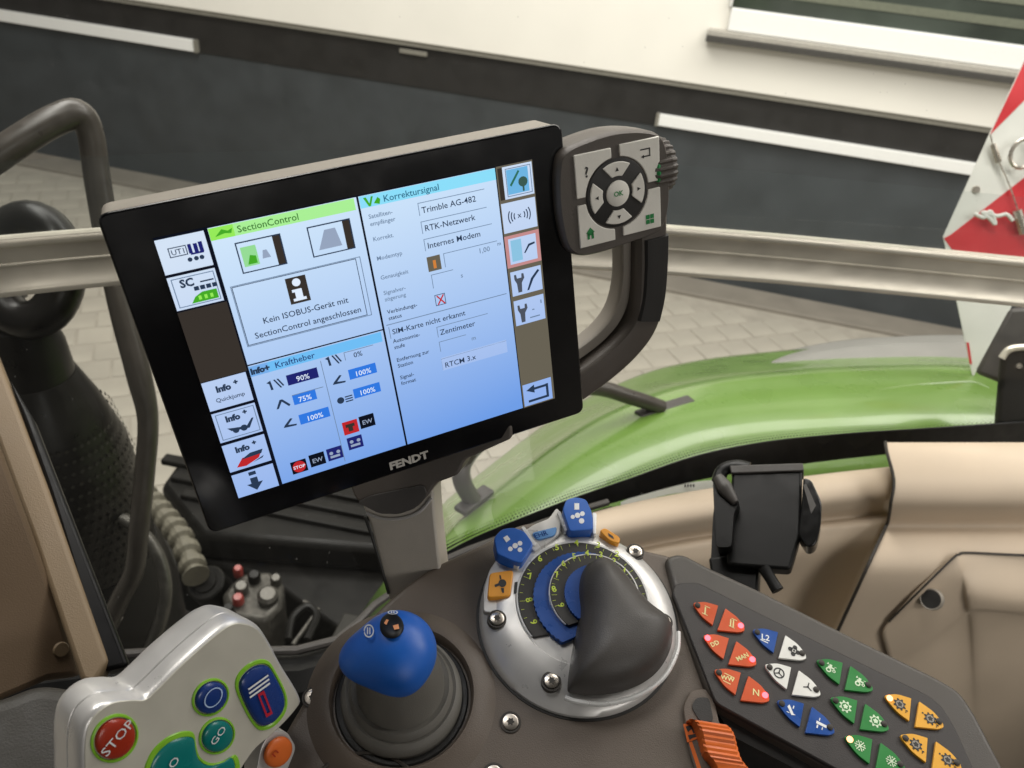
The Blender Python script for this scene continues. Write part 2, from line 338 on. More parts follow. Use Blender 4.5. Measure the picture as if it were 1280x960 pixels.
fu = ctl([onglass(*p) for p in fr_up], 48); fo = ctl([onglass(*p) for p in fr_lo], 48)
MB().rings([fu, fo], False, False, closed=False).build('printed_border', M_['frit'], ws, fixn=False, solid=.003)
mb = MB(); dot = []                                              # dotted fade of the border
for r in range(3):
    for k in range(230):
        t = k/229*46+.5+(.09 if r % 2 else 0); i = min(int(t), 46); f = t-i
        c = (fu[i]*(1-f)+fu[i+1]*f); c2 = (fo[i]*(1-f)+fo[i+1]*f); e = (c-c2).normalized(); s = (fu[i+1]-fu[i]).normalized()
        c = c+e*(.0032+.0042*r); q = .0016-.0004*r
        mb.add([c+s*q*math.cos(a)+e*q*math.sin(a) for a in (0, 1.05, 2.09, 3.14, 4.19, 5.24)], [tuple(range(6))])
do = mb.build('border_dots', M_['frit'], ws, fixn=False); do['kind'] = 'stuff'
# sticker on the glass
st_u = [(776, 628), (800, 617), (840, 606), (892, 600)]; st_l = [(776, 633), (800, 627), (840, 617), (892, 612)]
MB().rings([ctl([onglass(*p, -.008) for p in st_u], 14), ctl([onglass(*p, -.008) for p in st_l], 14)], False, False, closed=False).build('sticker', M_['paper'], ws, fixn=False, solid=.001)
Fk = Frame(onglass(855, 608, -.0095), RGT, -ray(855, 608)); mb = MB()
for q in range(7): mb.sheet(Fk, rect(-.012+q*.0042, -.001, -.0095+q*.0042, .0032), 0)
mb.build('sticker_print', M_['keyprint'], ws, fixn=False)
# blind rail
bl = thing('blind_rail', railc[20], 'curved aluminium rail of a window blind crossing in front of the glass', 'rail')
prof = [(0, .034), (.012, .034), (.014, .030), (.013, .025), (.008, .022), (.0075, .004), (.009, .003), (.009, .001), (.0075, 0), (.0075, -.024), (.0095, -.027), (.0105, -.030), (.0095, -.035), (0, -.035)]
def sweep(curve, prof):
    rs = []
    for i, c in enumerate(curve):
        t = curve[min(i+1, len(curve)-1)]-curve[max(i-1, 0)]; t.z = 0; t.normalize(); inn = Vector((t.y, -t.x, 0))
        rs.append([c+inn*d+Vector((0, 0, z)) for d, z in prof])
    return rs
MB().rings(sweep(ctl(railc, 80), prof)).build('rail_body', M_['alu'], bl, smooth=True)
MB().rings(sweep(railc, [(.004, .034), (.004, .116)]), False, False, closed=False).build('glass_haze_band', glass('glass_haze_band', (.93, .95, .95), .2, dust=.13, haze=(.36, .41, .42), gloss=.6), bl, fixn=False)  # added sheet imitating a grey haze band on the glass, no film there
# green hood
def surf(rows, n=44, across=6):
    R = [ctl([ath(x, y, h) for x, y in pts], n) for h, pts in rows]
    out = []
    cols = [ctl([r[i] for r in R], (len(R)-1)*across+1) for i in range(n)]
    return [[cols[i][k] for i in range(n)] for k in range(len(cols[0]))]
hd = thing('tractor_hood', ath(900, 520, .88), 'glossy green curved tractor bonnet outside the windscreen', 'hood')
he = [(470, 790), (560, 668), (600, 632), (640, 600), (690, 562), (740, 530), (790, 506), (840, 488), (900, 476), (960, 469), (1030, 463), (1100, 460), (1180, 459), (1250, 462), (1400, 470)]
sh = lambda dx, dy: [(x+dx, y+dy) for x, y in he]
rows = [(1.15, [(x-14, y-26) for x, y in he]), (.95, [(x-6, y-6) for x, y in he]), (.865, he), (.845, sh(6, 12)), (.84, sh(18, 40)), (.86, sh(30, 80)), (.92, sh(42, 140)), (1.05, sh(50, 200))]
MB().rings(surf(rows), False, False, closed=False).build('bonnet', M_['green'], hd, smooth=True, fixn=False, solid=.004)
ce = [(1092, 490), (1130, 483), (1170, 480), (1215, 478), (1236, 486)]
MB().tube([ath(x, y, .838) for x, y in ce], .003, 8, 16).build('crease', M_['green'], hd, smooth=True)
ge = [(690, 575), (760, 530), (838, 487), (920, 465), (985, 447), (1060, 433), (1130, 428), (1200, 426), (1330, 428)]
gr = MB().rings(surf([(1.35, [(x-8, y-6) for x, y in ge]), (1.05, ge), (1.0, [(x+5, y+12) for x, y in ge]), (1.02, [(x+20, y+75) for x, y in ge]), (1.2, [(x+30, y+130) for x, y in ge])]), False, False, closed=False).build('grey_side_panel', M_['greyhood'], None, smooth=True, fixn=False, solid=.004)
tag(gr, 'matt grey curved body panel behind the green bonnet', 'panel')
# bent tube bracket on the hood
br = thing('tube_bracket', ath(835, 510, .845), 'dark bent tube with foot plates standing on the green bonnet', 'bracket')
MB().tube([ath(592, 626, .845), ath(579, 605, .80), ath(578, 580, .77), ath(600, 552, .75), ath(660, 505, .74), ath(735, 484, .76), ath(790, 497, .80), ath(826, 509, .835)], .0145, 12, 40).build('tube', M_['tube'], br, smooth=True)
for (p, q) in (((574, 640), (611, 612)), ((797, 520), (864, 500))):
    A, B = ath(*p, .842), ath(*q, .842); d = (B-A); s = Vector((0, 0, 1)).cross(d).normalized()
    MB().box(A-s*.012-Vector((0, 0, .004)), d, s*.024, Vector((0, 0, .010))).build('foot_plate', M_['darkgrey'], br, bevel=.003)
# warning sign
Gd = 1.66; G = Frame(at(1240, 280, Gd), Hu, (-.30, -.95, .30))
sg = thing('warning_sign', G.w(*G.px(1215, 472), -.004), 'red and white diagonally striped warning board beside the windscreen', 'sign')
outl = [(1179, 296), (1238, 165), (1345, -60), (1420, 40), (1330, 262), (1216, 472)]
MB().prism(G, G.pl(outl), -.004, 0).build('board', M_['signwhite'], sg)
for P in ([(1238, 168), (1345, -60), (1400, 10), (1282, 124)], [(1189, 293), (1282, 221), (1332, 262), (1300, 325), (1235, 325), (1190, 312), (1180, 298)]):
    MB().prism(G, G.pl(P, .0012), 0, .0012).build('red_stripe', M_['signred'], sg)
MB().prism(G, G.pl([(1208, 428), (1211, 428), (1215, 455), (1212, 455)]), 0, .001).build('small_print', M_['signred'], sg)
MB().lathe(G, [(G.px(1220, 237), .008, 0), (G.px(1220, 237), .007, .004)], 16).build('rivet', M_['steel'], sg)
c = G.px(1279, 192, .02); MB().tube([G.w(c[0]+.022*math.cos(a), c[1]+.028*math.sin(a), .02) for a in [i*.35 for i in range(19)]], .004, 8).build('ring', M_['steel'], sg, smooth=True)
ly = thing('lanyard', G.w(*G.px(1250, 200, .01), .006), 'thin wire lanyard with clip hanging on the warning board', 'lanyard')
MB().tube([G.w(*G.px(x, y, .012), .012) for x, y in [(1238, 168), (1243, 190), (1249, 203), (1262, 232), (1272, 262)]], .0015, 6, 16).build('wire', M_['steel'], ly)
MB().tube([G.w(*G.px(x, y, .012), .014) for x, y in [(1241, 180), (1248, 203)]], .006, 8).build('clip', M_['steel'], ly)
MB().tube([G.w(*G.px(x, y, .012), .014) for x, y in [(1271, 263), (1280, 292)]], .009, 8).build('barrel', M_['steel'], ly)
MB().tube([G.w(*G.px(x, y, .018), .018) for x, y in [(1218, 267), (1230, 272), (1238, 264), (1244, 280), (1238, 274), (1228, 265), (1246, 270), (1258, 268), (1266, 276)]], .004, 7, 40).build('knot', M_['signwhite'], ly, smooth=True)
# black mount of the sign
sm = thing('sign_mount', at(1270, 530, 1.4), 'black moulded arm and post holding the warning board', 'mount')
Q = Frame(at(1255, 470, 1.5), RGT, -ray(1255, 470))
MB().prism(Q, Q.pl([(1218, 466), (1262, 385), (1340, 380), (1340, 470), (1248, 478)]), -.06, 0).build('arm', M_['darkgrey'], sm, bevel=.008)
Q2 = Frame(at(1262, 480, 1.40), RGT, -ray(1262, 480))
MB().prism(Q2, rpoly(Q2.pl([(1240, 560), (1250, 440), (1262, 432), (1400, 420), (1400, 560)]), .02), -.08, 0).build('post', M_['chassis'], sm, bevel=.012, seg=3)
MB().tube([Q2.w(*Q2.px(x, y), .006) for x, y in [(1252, 448), (1262, 437), (1285, 434), (1330, 434)]], .006, 8, 16).build('pin', M_['alu'], sm, smooth=True)
MB().lathe(Q2, [(Q2.px(1274, 458), .006, 0), (Q2.px(1274, 458), .004, .004)], 12).build('bolt', M_['steel'], sm)

# ---------------- left: grab rail, exhaust, chassis
gb = thing('grab_rail', at(150, 770, 1.75), 'dark bent tubular grab rail standing outside the glass', 'grab rail')
gpx = [(-90, 256), (-30, 213), (30, 173), (70, 150), (97, 143), (113, 166), (121, 220), (133, 290), (152, 385), (174, 470), (185, 525), (181, 590), (174, 660), (168, 712), (152, 745), (138, 775)]
MB().tube([at(x, y, 1.02+.016*k) for k, (x, y) in enumerate(gpx)], [.0205]*5+[.0175]*5+[.0145]*6, 14, 80).build('tube', M_['tube'], gb, smooth=True)
MB().tube([at(x, y, 1.262) for x, y in [(140, 768), (130, 785), (118, 800)]], .018, 12).build('foot', M_['tube'], gb, smooth=True)
XB = at(118, 740, 1.5); ex_xy = Vector((XB.x, XB.y, 0))
def zpix(xy, y):
    lo, hi = -1, 2.65
    for _ in range(50):
        m = (lo+hi)/2
        if toscreen((xy.x, xy.y, m))[1] > y: lo = m
        else: hi = m
    return lo
ZF = Frame(ex_xy, (1, 0, 0), (0, 0, 1))
ex = thing('exhaust_stack', ex_xy, 'black exhaust stack with perforated guard beside the beige pillar', 'exhaust')
z = lambda y: zpix(ex_xy, y)
MB().lathe(ZF, [((0, 0), .02, z(392)), ((0, 0), .046, z(402)), ((0, 0), .056, z(430)), ((0, 0), .060, z(470))], 40).build('pipe', M_['exhaust'], ex, smooth=True)
MB().lathe(ZF, [((0, 0), .061, z(466)), ((0, 0), .085, z(505)), ((0, 0), .112, z(560)), ((0, 0), .120, z(610)), ((0, 0), .122, z(690))], 48).build('guard', M_['exhaust'], ex, smooth=True)
MB().lathe(ZF, [((0, 0), .124, z(685)), ((0, 0), .134, z(700)), ((0, 0), .146, z(740)), ((0, 0), .15, z(950))], 48).build('shroud', M_['chassis'], ex, smooth=True)
mb = MB()                                                        # raised perforation studs
for r in range(16):
    zz = z(525)+(z(690)-z(525))*r/15; R = .119 if r > 5 else .098+.021*r/5.5
    for k in range(56):
        a = 2*math.pi*(k+.5*(r % 2))/56; c = Vector((ex_xy.x+R*math.cos(a), ex_xy.y+R*math.sin(a), zz)); rr = Vector((math.cos(a), math.sin(a), 0)); tt = Vector((-rr.y, rr.x, 0))
        mb.add([c+tt*.004*math.cos(b)+Vector((0, 0, .0045*math.sin(b)))+rr*.004 for b in (0, 1.57, 3.14, 4.71)], [(0, 1, 2, 3)])
pf = mb.build('perforation', M_['chassisgrey'], ex, fixn=False); pf['kind'] = 'stuff'
MB().tube([at(36+45*math.cos(a), 338+63*math.sin(a), 1.16) for a in [i*math.pi/16 for i in range(33)]], .029, 14).build('elbow', M_['exhaust'], ex, smooth=True)
MB().tube([at(-60, 300, 1.19), at(0, 330, 1.18), at(10, 372, 1.18)], .026, 12, 20).build('support_arm', M_['exhaust'], ex, smooth=True)
MB().tube([at(x, y, 1.34) for x, y in [(118, 640), (160, 652), (192, 684), (206, 725), (204, 765), (188, 812)]], .011, 10, 30).build('guard_hoop', M_['cast'], ex, smooth=True)

def level_prism(pts, h, t): return Frame(ath(*pts[0], h), (1, 0, 0), (0, 0, 1)), None
def lev(name, pts, h, t, m, parent, bevel=.01):
    F = Frame(Vector((0, 0, CAMZ-h)), (1, 0, 0), (0, 0, 1)); return MB().prism(F, F.pl(pts), -t, 0).build(name, m, parent, bevel=bevel)
tb = thing('tool_box', ath(300, 640, 1.9), 'black ribbed plastic tool box on the chassis behind the terminal', 'box')
lev('lid', [(200, 606), (245, 545), (400, 545), (500, 640), (520, 690), (250, 668)], 1.62, .10, M_['chassis'], tb, .02)
for k in range(3):
    y = 575+k*22; lev('rib', [(200+k*12, y), (208+k*12, y-9), (470+k*14, y+42), (464+k*14, y+52)], 1.605, .02, M_['chassis'], tb, .004)
lev('step', [(215, 690), (250, 655), (560, 650), (560, 800), (430, 790), (330, 720)], 1.72, .25, M_['chassis'], tb, .012)
lev('edge_bar', [(345, 655), (352, 648), (480, 690), (474, 699)], 1.69, .03, M_['chassisgrey'], tb, .004)
ch = lev('chassis_deck', [(60, 620), (200, 640), (600, 640), (600, 1100), (-200, 1100), (-100, 700)], 2.02, .1, M_['chassisgrey'], None, 0)
tag(ch, 'dark dusty chassis deck beneath the cab window', 'chassis')
hs = thing('corrugated_hose', ath(190, 640, 1.9), 'cream corrugated hose curving between grab rail and tool box', 'hose')
hp = ctl([ath(x, y, 1.58) for x, y in [(120, 640), (150, 603), (180, 618), (205, 645), (228, 676), (245, 720)]], 110)
MB().tube(hp, [.034 if (i//4) % 2 else .022 for i in range(110)], 14).build('hose_body', M_['hose'], hs)
fc = thing('filler_cap', ath(257, 740, 1.75), 'round black filler cap next to the cast valve block', 'cap')
F1 = Frame(ath(257, 728, 1.62), (1, 0, 0), (-.15, -.35, .9))
MB().lathe(F1, [((0, 0), .048, -.07), ((0, 0), .048, -.004), ((0, 0), .044, 0)], 28).build('cap_body', M_['chassis'], fc, smooth=True)
MB().lathe(F1, [((0, 0), .030, 0), ((0, 0), .028, .006)], 24).build('cap_top', M_['chassis'], fc, smooth=True)
vb = thing('valve_block', ath(315, 770, 1.75), 'cast metal hydraulic valve block with red caps', 'valve block')
lev('block', [(276, 742), (300, 716), (338, 712), (356, 728), (352, 756), (332, 776), (290, 772)], 1.60, .16, M_['cast'], vb, .015)
for i, (x, y, r, m) in enumerate([(302, 738, .018, 'cast'), (335, 748, .026, 'cast'), (318, 724, .016, 'chassis'), (298, 752, .014, 'redcap'), (298, 716, .012, 'redcap'), (345, 728, .014, 'cast'), (286, 765, .014, 'chassis')]):
    F2 = Frame(ath(x, y, 1.595), (1, 0, 0), (.1, -.2, .97)); MB().lathe(F2, [((0, 0), r, -.01), ((0, 0), r, .018), ((0, 0), r*.7, .026)], 16).build('fitting', M_[m], vb, smooth=True)
bk = thing('chassis_bracket', ath(400, 790, 1.75), 'dark steel bracket with hook beside the valve block', 'bracket')
lev('plate', [(412, 800), (430, 765), (452, 770), (436, 806)], 1.64, .03, M_['chassisgrey'], bk, .004)
MB().tube([ath(x, y, 1.62) for x, y in [(360, 800), (366, 772), (384, 758), (396, 770), (384, 800)]], .010, 8, 24).build('hook', M_['chassis'], bk, smooth=True)
MB().tube([ath(x, y, 1.63) for x, y in [(380, 752), (398, 762), (366, 806)]], .006, 8).build('rod', M_['cast'], bk)

# ================================================================== CAB INTERIOR
rf = thing('cab_shade_roof', (0, -.3, 3.2), 'unseen cab roof added to shade the interior', 'roof')  # out of view, added to keep overhead light off the interior
MB().box((-1.0, -1.5, 3.2), (2.15, 0, 0), (0, 1.95, 0), (0, 0, .12)).build('shade_lining', M_['seat'], rf, bevel=.03)
sl = thing('window_sill', ath(200, 850, .80), 'dark window sill strip below the windscreen glass', 'sill')
MB().rings(sweep(botc[:22], [(.012, -.02), (.04, -.012), (.055, -.03), (.06, -.30), (.012, -.30)])).build('sill_strip', M_['black'], sl, smooth=True)
MB().tube([b+Vector((0, -.012, -.012)) for b in botc[:22]], .005, 8).build('seal', M_['darkgrey'], sl, smooth=True)
tu = thing('cab_shade_tub', (0, -.3, 1.35), 'unseen cab floor and lower panels added to block light', 'cab floor')  # out of view, added to block light from below and behind
FT = Frame((0, 0, 1.35), (1, 0, 0), (0, 0, 1))
MB().prism(FT, [(-.95, -1.3), (1.05, -1.3), (1.05, .95), (.35, .72), (0, .42), (-.95, .30)], -.05, 0).build('shade_floor', M_['rubber'], tu)
MB().box((-.95, -1.36, 1.35), (2.0, 0, 0), (0, .05, 0), (0, 0, .95)).build('shade_rear', M_['seat'], tu)
MB().box((1.06, -1.3, 1.35), (.05, 0, 0), (0, 2.2, 0), (0, 0, .58)).build('shade_side', M_['seat'], tu)
# beige pillar
pil = thing('cab_pillar', at(70, 860, .62), 'beige cab pillar trim at the window edge, coloured dark for shade', 'pillar')
PF = Frame(at(60, 700, .62), RGT, (-ray(60, 700)*.7+RGT*.45).normalized())
MB().prism(PF, PF.pl([(-120, 260), (-10, 520), (40, 655), (106, 846), (60, 852), (0, 878), (-120, 900)]), -.03, 0).build('trim_face', M_['shadebeige'], pil, bevel=.006, seg=3)
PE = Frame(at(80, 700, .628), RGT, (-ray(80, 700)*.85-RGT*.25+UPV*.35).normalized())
MB().prism(PE, PE.pl([(-60, 300), (12, 482), (60, 610), (136, 826), (118, 858), (100, 850), (40, 672), (-12, 530), (-60, 420)]), -.02, 0).build('trim_edge', M_['shadebeige_edge'], pil, bevel=.004, seg=3)
c = PF.px(76, 812); MB().lathe(PF, [(c, .006, 0), (c, .005, .002)], 20).build('trim_clip', M_['shadebeige_edge'], pil, smooth=True)
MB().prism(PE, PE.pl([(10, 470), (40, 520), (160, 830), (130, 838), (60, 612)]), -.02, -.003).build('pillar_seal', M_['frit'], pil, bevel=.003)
se = thing('seat_side', at(60, 960, .5), 'dark grey upholstered pad below the beige pillar', 'pad')
SF = Frame(at(50, 920, .52), RGT, (-ray(50, 920)+UPV*.6).normalized())
MB().prism(SF, ctl(SF.pl([(-120, 905), (0, 868), (50, 852), (100, 858), (150, 872), (190, 900), (200, 1000), (150, 1100), (-120, 1100)]), 60, True), -.06, 0).build('pad_body', M_['seat'], se, bevel=.012, seg=4)
# right-hand beige trim
ta = thing('side_trim', ath(930, 800, .9), 'long beige moulded trim with groove below the windscreen', 'trim')
te = [(700, 658), (750, 641), (820, 625), (890, 613), (960, 604), (1040, 594), (1116, 586)]
def trow(dy, h, dx=0): return (h, [(x+dx, y+dy) for x, y in te])
rowsA = [trow(-3, .735), trow(0, .705), trow(14, .700), trow(32, .712), trow(45, .735), trow(51, .752), trow(56, .760), trow(62, .758), trow(72, .765), trow(100, .80), trow(150, .90), trow(230, 1.05)]
def slant(rows):                                                 # right end follows the slanted seam
    out = []
    for h, pts in rows:
        y = pts[-1][1]; xe = 1117 if y < 600 else 1117-(y-600)*.12 if y < 650 else 1111-(y-650)*.46
        out.append((h, [(700+(x-700)*(xe-700)/416, yy) for x, yy in pts]))
    return out
MB().rings(surf(slant(rowsA), 30, 4), False, False, closed=False).build('trim_panel', M_['beige'], ta, smooth=True, fixn=False, solid=-.004)
tbx = thing('storage_trim', ath(1190, 800, .9), 'beige side console moulding with storage pocket and round socket', 'trim')
sx = lambda y: 1107 if y < 560 else 1107+(y-560)*.3 if y < 595 else 1118-(y-595)*.13 if y < 650 else 1111-(y-650)*.46
def brow(y, h, yr=None):
    yr = y if yr is None else yr; x0 = sx(y)
    return (h, [(x0+(1420-x0)*t, y+(yr-y)*t) for t in (0, .06, .2, .4, .6, .8, 1)])
rowsB = [brow(557, .69), brow(553, .662), brow(566, .655), brow(600, .665), brow(628, .69), brow(642, .718), brow(652, .742), brow(660, .752), brow(672, .752), brow(700, .765), brow(730, .80), brow(790, .90), brow(900, 1.1), brow(1060, 1.4)]
sB = surf(rowsB, 30, 4)
MB().rings(sB, False, False, closed=False).build('moulding', M_['beige'], tbx, smooth=True, fixn=False, solid=-.004)
def gsurf(grid, nu, nv):                                         # grid rows of (x, y, depth)
    R = [ctl(r, nu) for r in grid]; cols = [ctl([r[i] for r in R], nv) for i in range(nu)]
    return [[at(*cols[i][k]) for i in range(nu)] for k in range(nv)]
def dep(x, y, h): return (ath(x, y, h)-CAM).dot(FWD)
def hrow(y):
    K = [(660, .752), (700, .765), (730, .80), (790, .90), (900, 1.1), (1000, 1.28)]
    for (y0, a), (y1, b) in zip(K, K[1:]):
        if y <= y1: return a+(b-a)*(y-y0)/(y1-y0)
    return 1.28
base = lambda x, y: dep(x, y, hrow(y))-.010
PK = [[(1112, 776), (1150, 737), (1192, 697), (1206, 691), (1280, 694), (1420, 698)],
      [(1104, 792), (1150, 757), (1196, 718), (1212, 704), (1285, 708), (1420, 712)],
      [(1108, 812), (1156, 782), (1200, 748), (1216, 738), (1290, 742), (1420, 748)],
      [(1112, 828), (1158, 800), (1202, 768), (1220, 760), (1294, 764), (1420, 770)],
      [(1110, 850), (1160, 830), (1206, 800), (1226, 790), (1300, 800), (1420, 810)],
      [(1090, 960), (1150, 990), (1210, 1000), (1236, 1000), (1310, 1010), (1420, 1020)]]
DZ = [[0, 0, 0, 0, 0, 0], [-.003, -.004, -.002, .004, .004, .004], [-.006, -.012, -.006, -.016, -.02, -.02], [-.006, -.014, -.008, -.024, -.03, -.03], [-.004, -.010, -.002, -.012, -.014, -.014], [0, 0, 0, 0, 0, 0]]
grid = [[(x, y, base(x, y)+DZ[j][i]) for i, (x, y) in enumerate(r)] for j, r in enumerate(PK)]
MB().rings(gsurf(grid, 30, 26), False, False, closed=False).build('pocket_cover', M_['beige'], tbx, smooth=True, fixn=False, solid=-.003)
e1 = [(1111, 777), (1150, 738), (1190, 699), (1199, 693), (1212, 691), (1280, 694), (1420, 698)]
MB().tube([at(x, y, base(x, y)-.001) for x, y in e1], .0018, 6, 40).build('pocket_seam', M_['steeldark'], tbx)
MB().tube([r[0]-ray(1110, 650)*.004 for r in sB], .0024, 6).build('panel_seam', M_['steeldark'], tbx)
SK = Frame(at(1163, 749, base(1163, 749)-.018), RGT, (-ray(1163, 749)-RGT*.4).normalized())
MB().lathe(SK, [((0, 0), .0150, -.012), ((0, 0), .0148, -.002), ((0, 0), .0140, -.001), ((0, 0), .0122, -.002)], 32, cap1=False).build('socket_rim', M_['casing'], tbx, smooth=True)
MB().lathe(SK, [((0, 0), .0128, -.010), ((0, 0), .0128, -.0015)], 28).build('socket_hole', M_['rubber'], tbx)
MB().lathe(Frame(at(1122, 687, dep(1122, 687, .765)-.004), RGT, -ray(1122, 687)), [((0, 0), .003, -.004), ((0, 0), .003, .001)], 12).build('trim_screw', M_['steeldark'], tbx)

# ================================================================== CONTROL CONSOLE
CN = Vector((0, -math.sin(math.radians(14)), math.cos(math.radians(14))))
C = Frame(at(510, 715, .56), (1, 0, 0), CN)
con = thing('armrest_console', C.w(*C.px(600, 900), -.12), 'dark grey moulded armrest console carrying lever, dial and buttons', 'console')
top_out = [(300, 1010), (345, 935), (385, 868), (440, 797), (487, 748), (520, 722), (545, 706), (600, 680), (664, 652), (740, 668), (806, 686), (850, 698), (884, 722), (880, 760), (893, 880), (960, 1010), (960, 1080), (280, 1080)]
MB().prism(C, ctl(C.pl(top_out), 130, True), -.05, 0).build('top_cover', M_['console'], con, bevel=.006, seg=4)
# raised collar swelling round the lever and curved line at its foot
cb = C.px(503, 872)
MB().lathe(C, [(cb, .060, -.001), (cb, .054, .003), (cb, .048, .0065), (cb, .0445, .0070), (cb, .043, .005), (cb, .0425, -.002)], 64, False, False).build('lever_collar', M_['console'], con, smooth=True)
MB().tube([C.w(*C.px(x, y), .0005) for x, y in [(398, 968), (418, 951), (452, 942), (485, 946), (512, 962)]], .0012, 6, 24).build('cover_seam', M_['rim'], con)
def screw(F, x, y, r, parent, h=0, depth=.0015):
    c = F.px(x, y, h)
    o = MB().lathe(F, [(c, r*1.32, h-.003), (c, r*1.32, h+.0008), (c, r*1.1, h+.0009), (c, r*1.02, h-.0003)], 24, True, True).build('screw_recess', M_['steeldark'], parent, smooth=True)
    s = MB().lathe(F, [(c, r, h-.001), (c, r*.98, h+depth*.8), (c, r*.8, h+depth)], 22).build('screw_head', M_['steel'], parent, smooth=True)
    star = []
    for k in range(12):
        a = math.pi*k/6; q = r*.52 if k % 2 == 0 else r*.33; star.append((c[0]+q*math.cos(a), c[1]+q*math.sin(a)))
    MB().prism(F, star, h+depth*.9, h+depth+.0002).build('screw_slot', M_['steeldark'], s)
for q in ((391, 872), (638, 903), (617, 968)): screw(C, *q, .0050, con)
# ---------------- orange lever in its slot
ol = thing('orange_lever', C.w(*C.px(895, 930), 0), 'ribbed orange lever in a slot beside the button panel', 'lever')
MB().prism(C, rpoly(C.pl([(852, 885), (862, 864), (884, 862), (893, 880), (905, 940), (930, 1000), (880, 1000), (860, 940)]), .004), .0004, .0025).build('slot_frame', M_['console'], ol, bevel=.001)
MB().prism(C, rpoly(C.pl([(864, 884), (870, 872), (886, 872), (892, 902), (875, 902)], .0028), .003), .0026, .0032).build('slot_opening', M_['rubber'], ol)
lp = [(872, 905, .006), (880, 902, .012), (888, 912, .014), (892, 928, .012), (897, 944, .012), (908, 960, .010), (922, 1000, .006)]
rs = []
for (x, y, hh) in ctl(lp, 30):
    c = C.px(x+8, y, hh); k = len(rs); w = .0105+.0004*(k % 2)
    rs.append([C.w(c[0]-w, c[1]+.001, .002), C.w(c[0]-w, c[1]+.001, hh-.001), C.w(c[0]-w+.0015, c[1], hh+.0006*(k % 2)), C.w(c[0]+w-.0015, c[1]-.001, hh+.0006*(k % 2)), C.w(c[0]+w, c[1]-.001, hh-.001), C.w(c[0]+w, c[1]-.001, .002)])
MB().rings(rs).build('lever_grip', M_['orange'], ol, smooth=True)
MB().prism(C, C.pl([(854, 905), (869, 904), (873, 923), (859, 928)], .0028), .0025, .0029).build('slot_label', M_['orange'], ol)
MB().prism(C, C.pl([(861, 928), (865, 927), (885, 985), (880, 987)], .0028), .0025, .0029).build('slot_stripe', M_['orange'], ol)
mb = MB(); [mb.sheet(C, C.pl(q, .0031), .0031) for q in ([(857, 908), (866, 906), (867, 909), (860, 915)], [(864, 911), (868, 909), (870, 914), (867, 917)], [(860, 919), (870, 917), (871, 921), (866, 922), (862, 925)])]; mb.build('slot_print', M_['keyprint'], ol, fixn=False)

# ---------------- button panel
pan = thing('button_panel', C.w(*C.px(1030, 880), -.03), 'dark grey panel of coloured lens-shaped function buttons', 'button panel')
rim = [(829, 700), (850, 694), (884, 712), (950, 742), (1060, 797), (1165, 848), (1196, 866), (1214, 892), (1270, 1000), (1290, 1080), (1130, 1080), (1056, 975), (894, 884), (880, 865), (850, 780)]
face = [(840, 738), (846, 728), (872, 727), (950, 766), (1060, 820), (1160, 868), (1178, 882), (1194, 908), (1262, 1060), (1120, 1060), (1054, 966), (895, 879), (888, 862)]
MB().prism(C, rpoly(C.pl(rim), .006), -.03, .0048).build('panel_rim', M_['rim'], pan, bevel=.004, seg=4)
MB().prism(C, rpoly(C.pl(face, .006), .004), .0, .0056).build('panel_face', M_['panel'], pan, bevel=.001)
MB().prism(C, C.pl([(893, 880), (900, 884), (1062, 970), (1110, 1040), (1060, 1060), (1000, 962), (915, 918)], -.004), -.05, -.006).build('panel_underside', M_['rubber'], pan)
c0 = C.px(897.5, 773, .0056)
hl = [(c[0]-c0[0], c[1]-c0[1]) for c in C.pl([(866, 755), (880, 753.5), (897, 758.5), (890, 783), (877, 773), (867.5, 760)], .0056)]
hr = [(c[0]-c0[0], c[1]-c0[1]) for c in C.pl([(906, 762), (921, 773), (929.5, 785), (930, 790), (923, 792), (896, 789)], .0056)]
hl = rpoly(hl, [.0012, .003, .0004, .0004, .003, .0012]); hr = rpoly(hr, [.0004, .003, .0012, .0012, .003, .0004])
ledR, ledO = emit('led_red', (1, .07, .09, 1), 6.0), emit('led_warm', (1, .35, .18, 1), 4.0)
pairs = [((897.5, 773), 'orangebtn', 'orangebtn', 'I', 'II', 0, 1), ((911, 814.6), 'orangebtn', 'orangebtn', 'DD', 'MAN', 1, 1), ((926, 858.6), 'orangebtn', 'orangebtn', 'WW', 'N', 0, 1),
 ((973, 807), 'bluebtn', 'whitebtn', 'L2', 'clover', 0, 0), ((989.5, 851.7), 'whitebtn', 'whitebtn', 'wheel', 'wheel2', 0, 0), ((1005.7, 898), 'bluebtn', 'bluebtn', 'arm', 'bar', 0, 0),
 ((1054.5, 845.9), 'greenbtn', 'greenbtn', 'trac', 'trac', 0, 0), ((1073, 894), 'greenbtn', 'greenbtn', 'gear', 'gear', 0, 0), ((1092, 943.5), 'greenbtn', 'greenbtn', 'snow', 'snow', 2, 0),
 ((1141, 891), 'yellowbtn', 'yellowbtn', 'gear2', 'gear2', 2, 0), ((1161.8, 941.8), 'yellowbtn', 'yellowbtn', 'gear2', 'gear2', 0, 0),
 ((1024, 946), 'panel', 'panel', '', '', -1, -1)]
bdir = C.ang((866, 757), (930, 788), .0056)
def gearpts(c, r, n, q=.72, rot=0):
    o = []
    for k in range(n*4):
        a = rot+2*math.pi*k/(n*4); rr = r if k % 4 < 2 else r*q; o.append((c[0]+rr*math.cos(a), c[1]+rr*math.sin(a)))
    return o
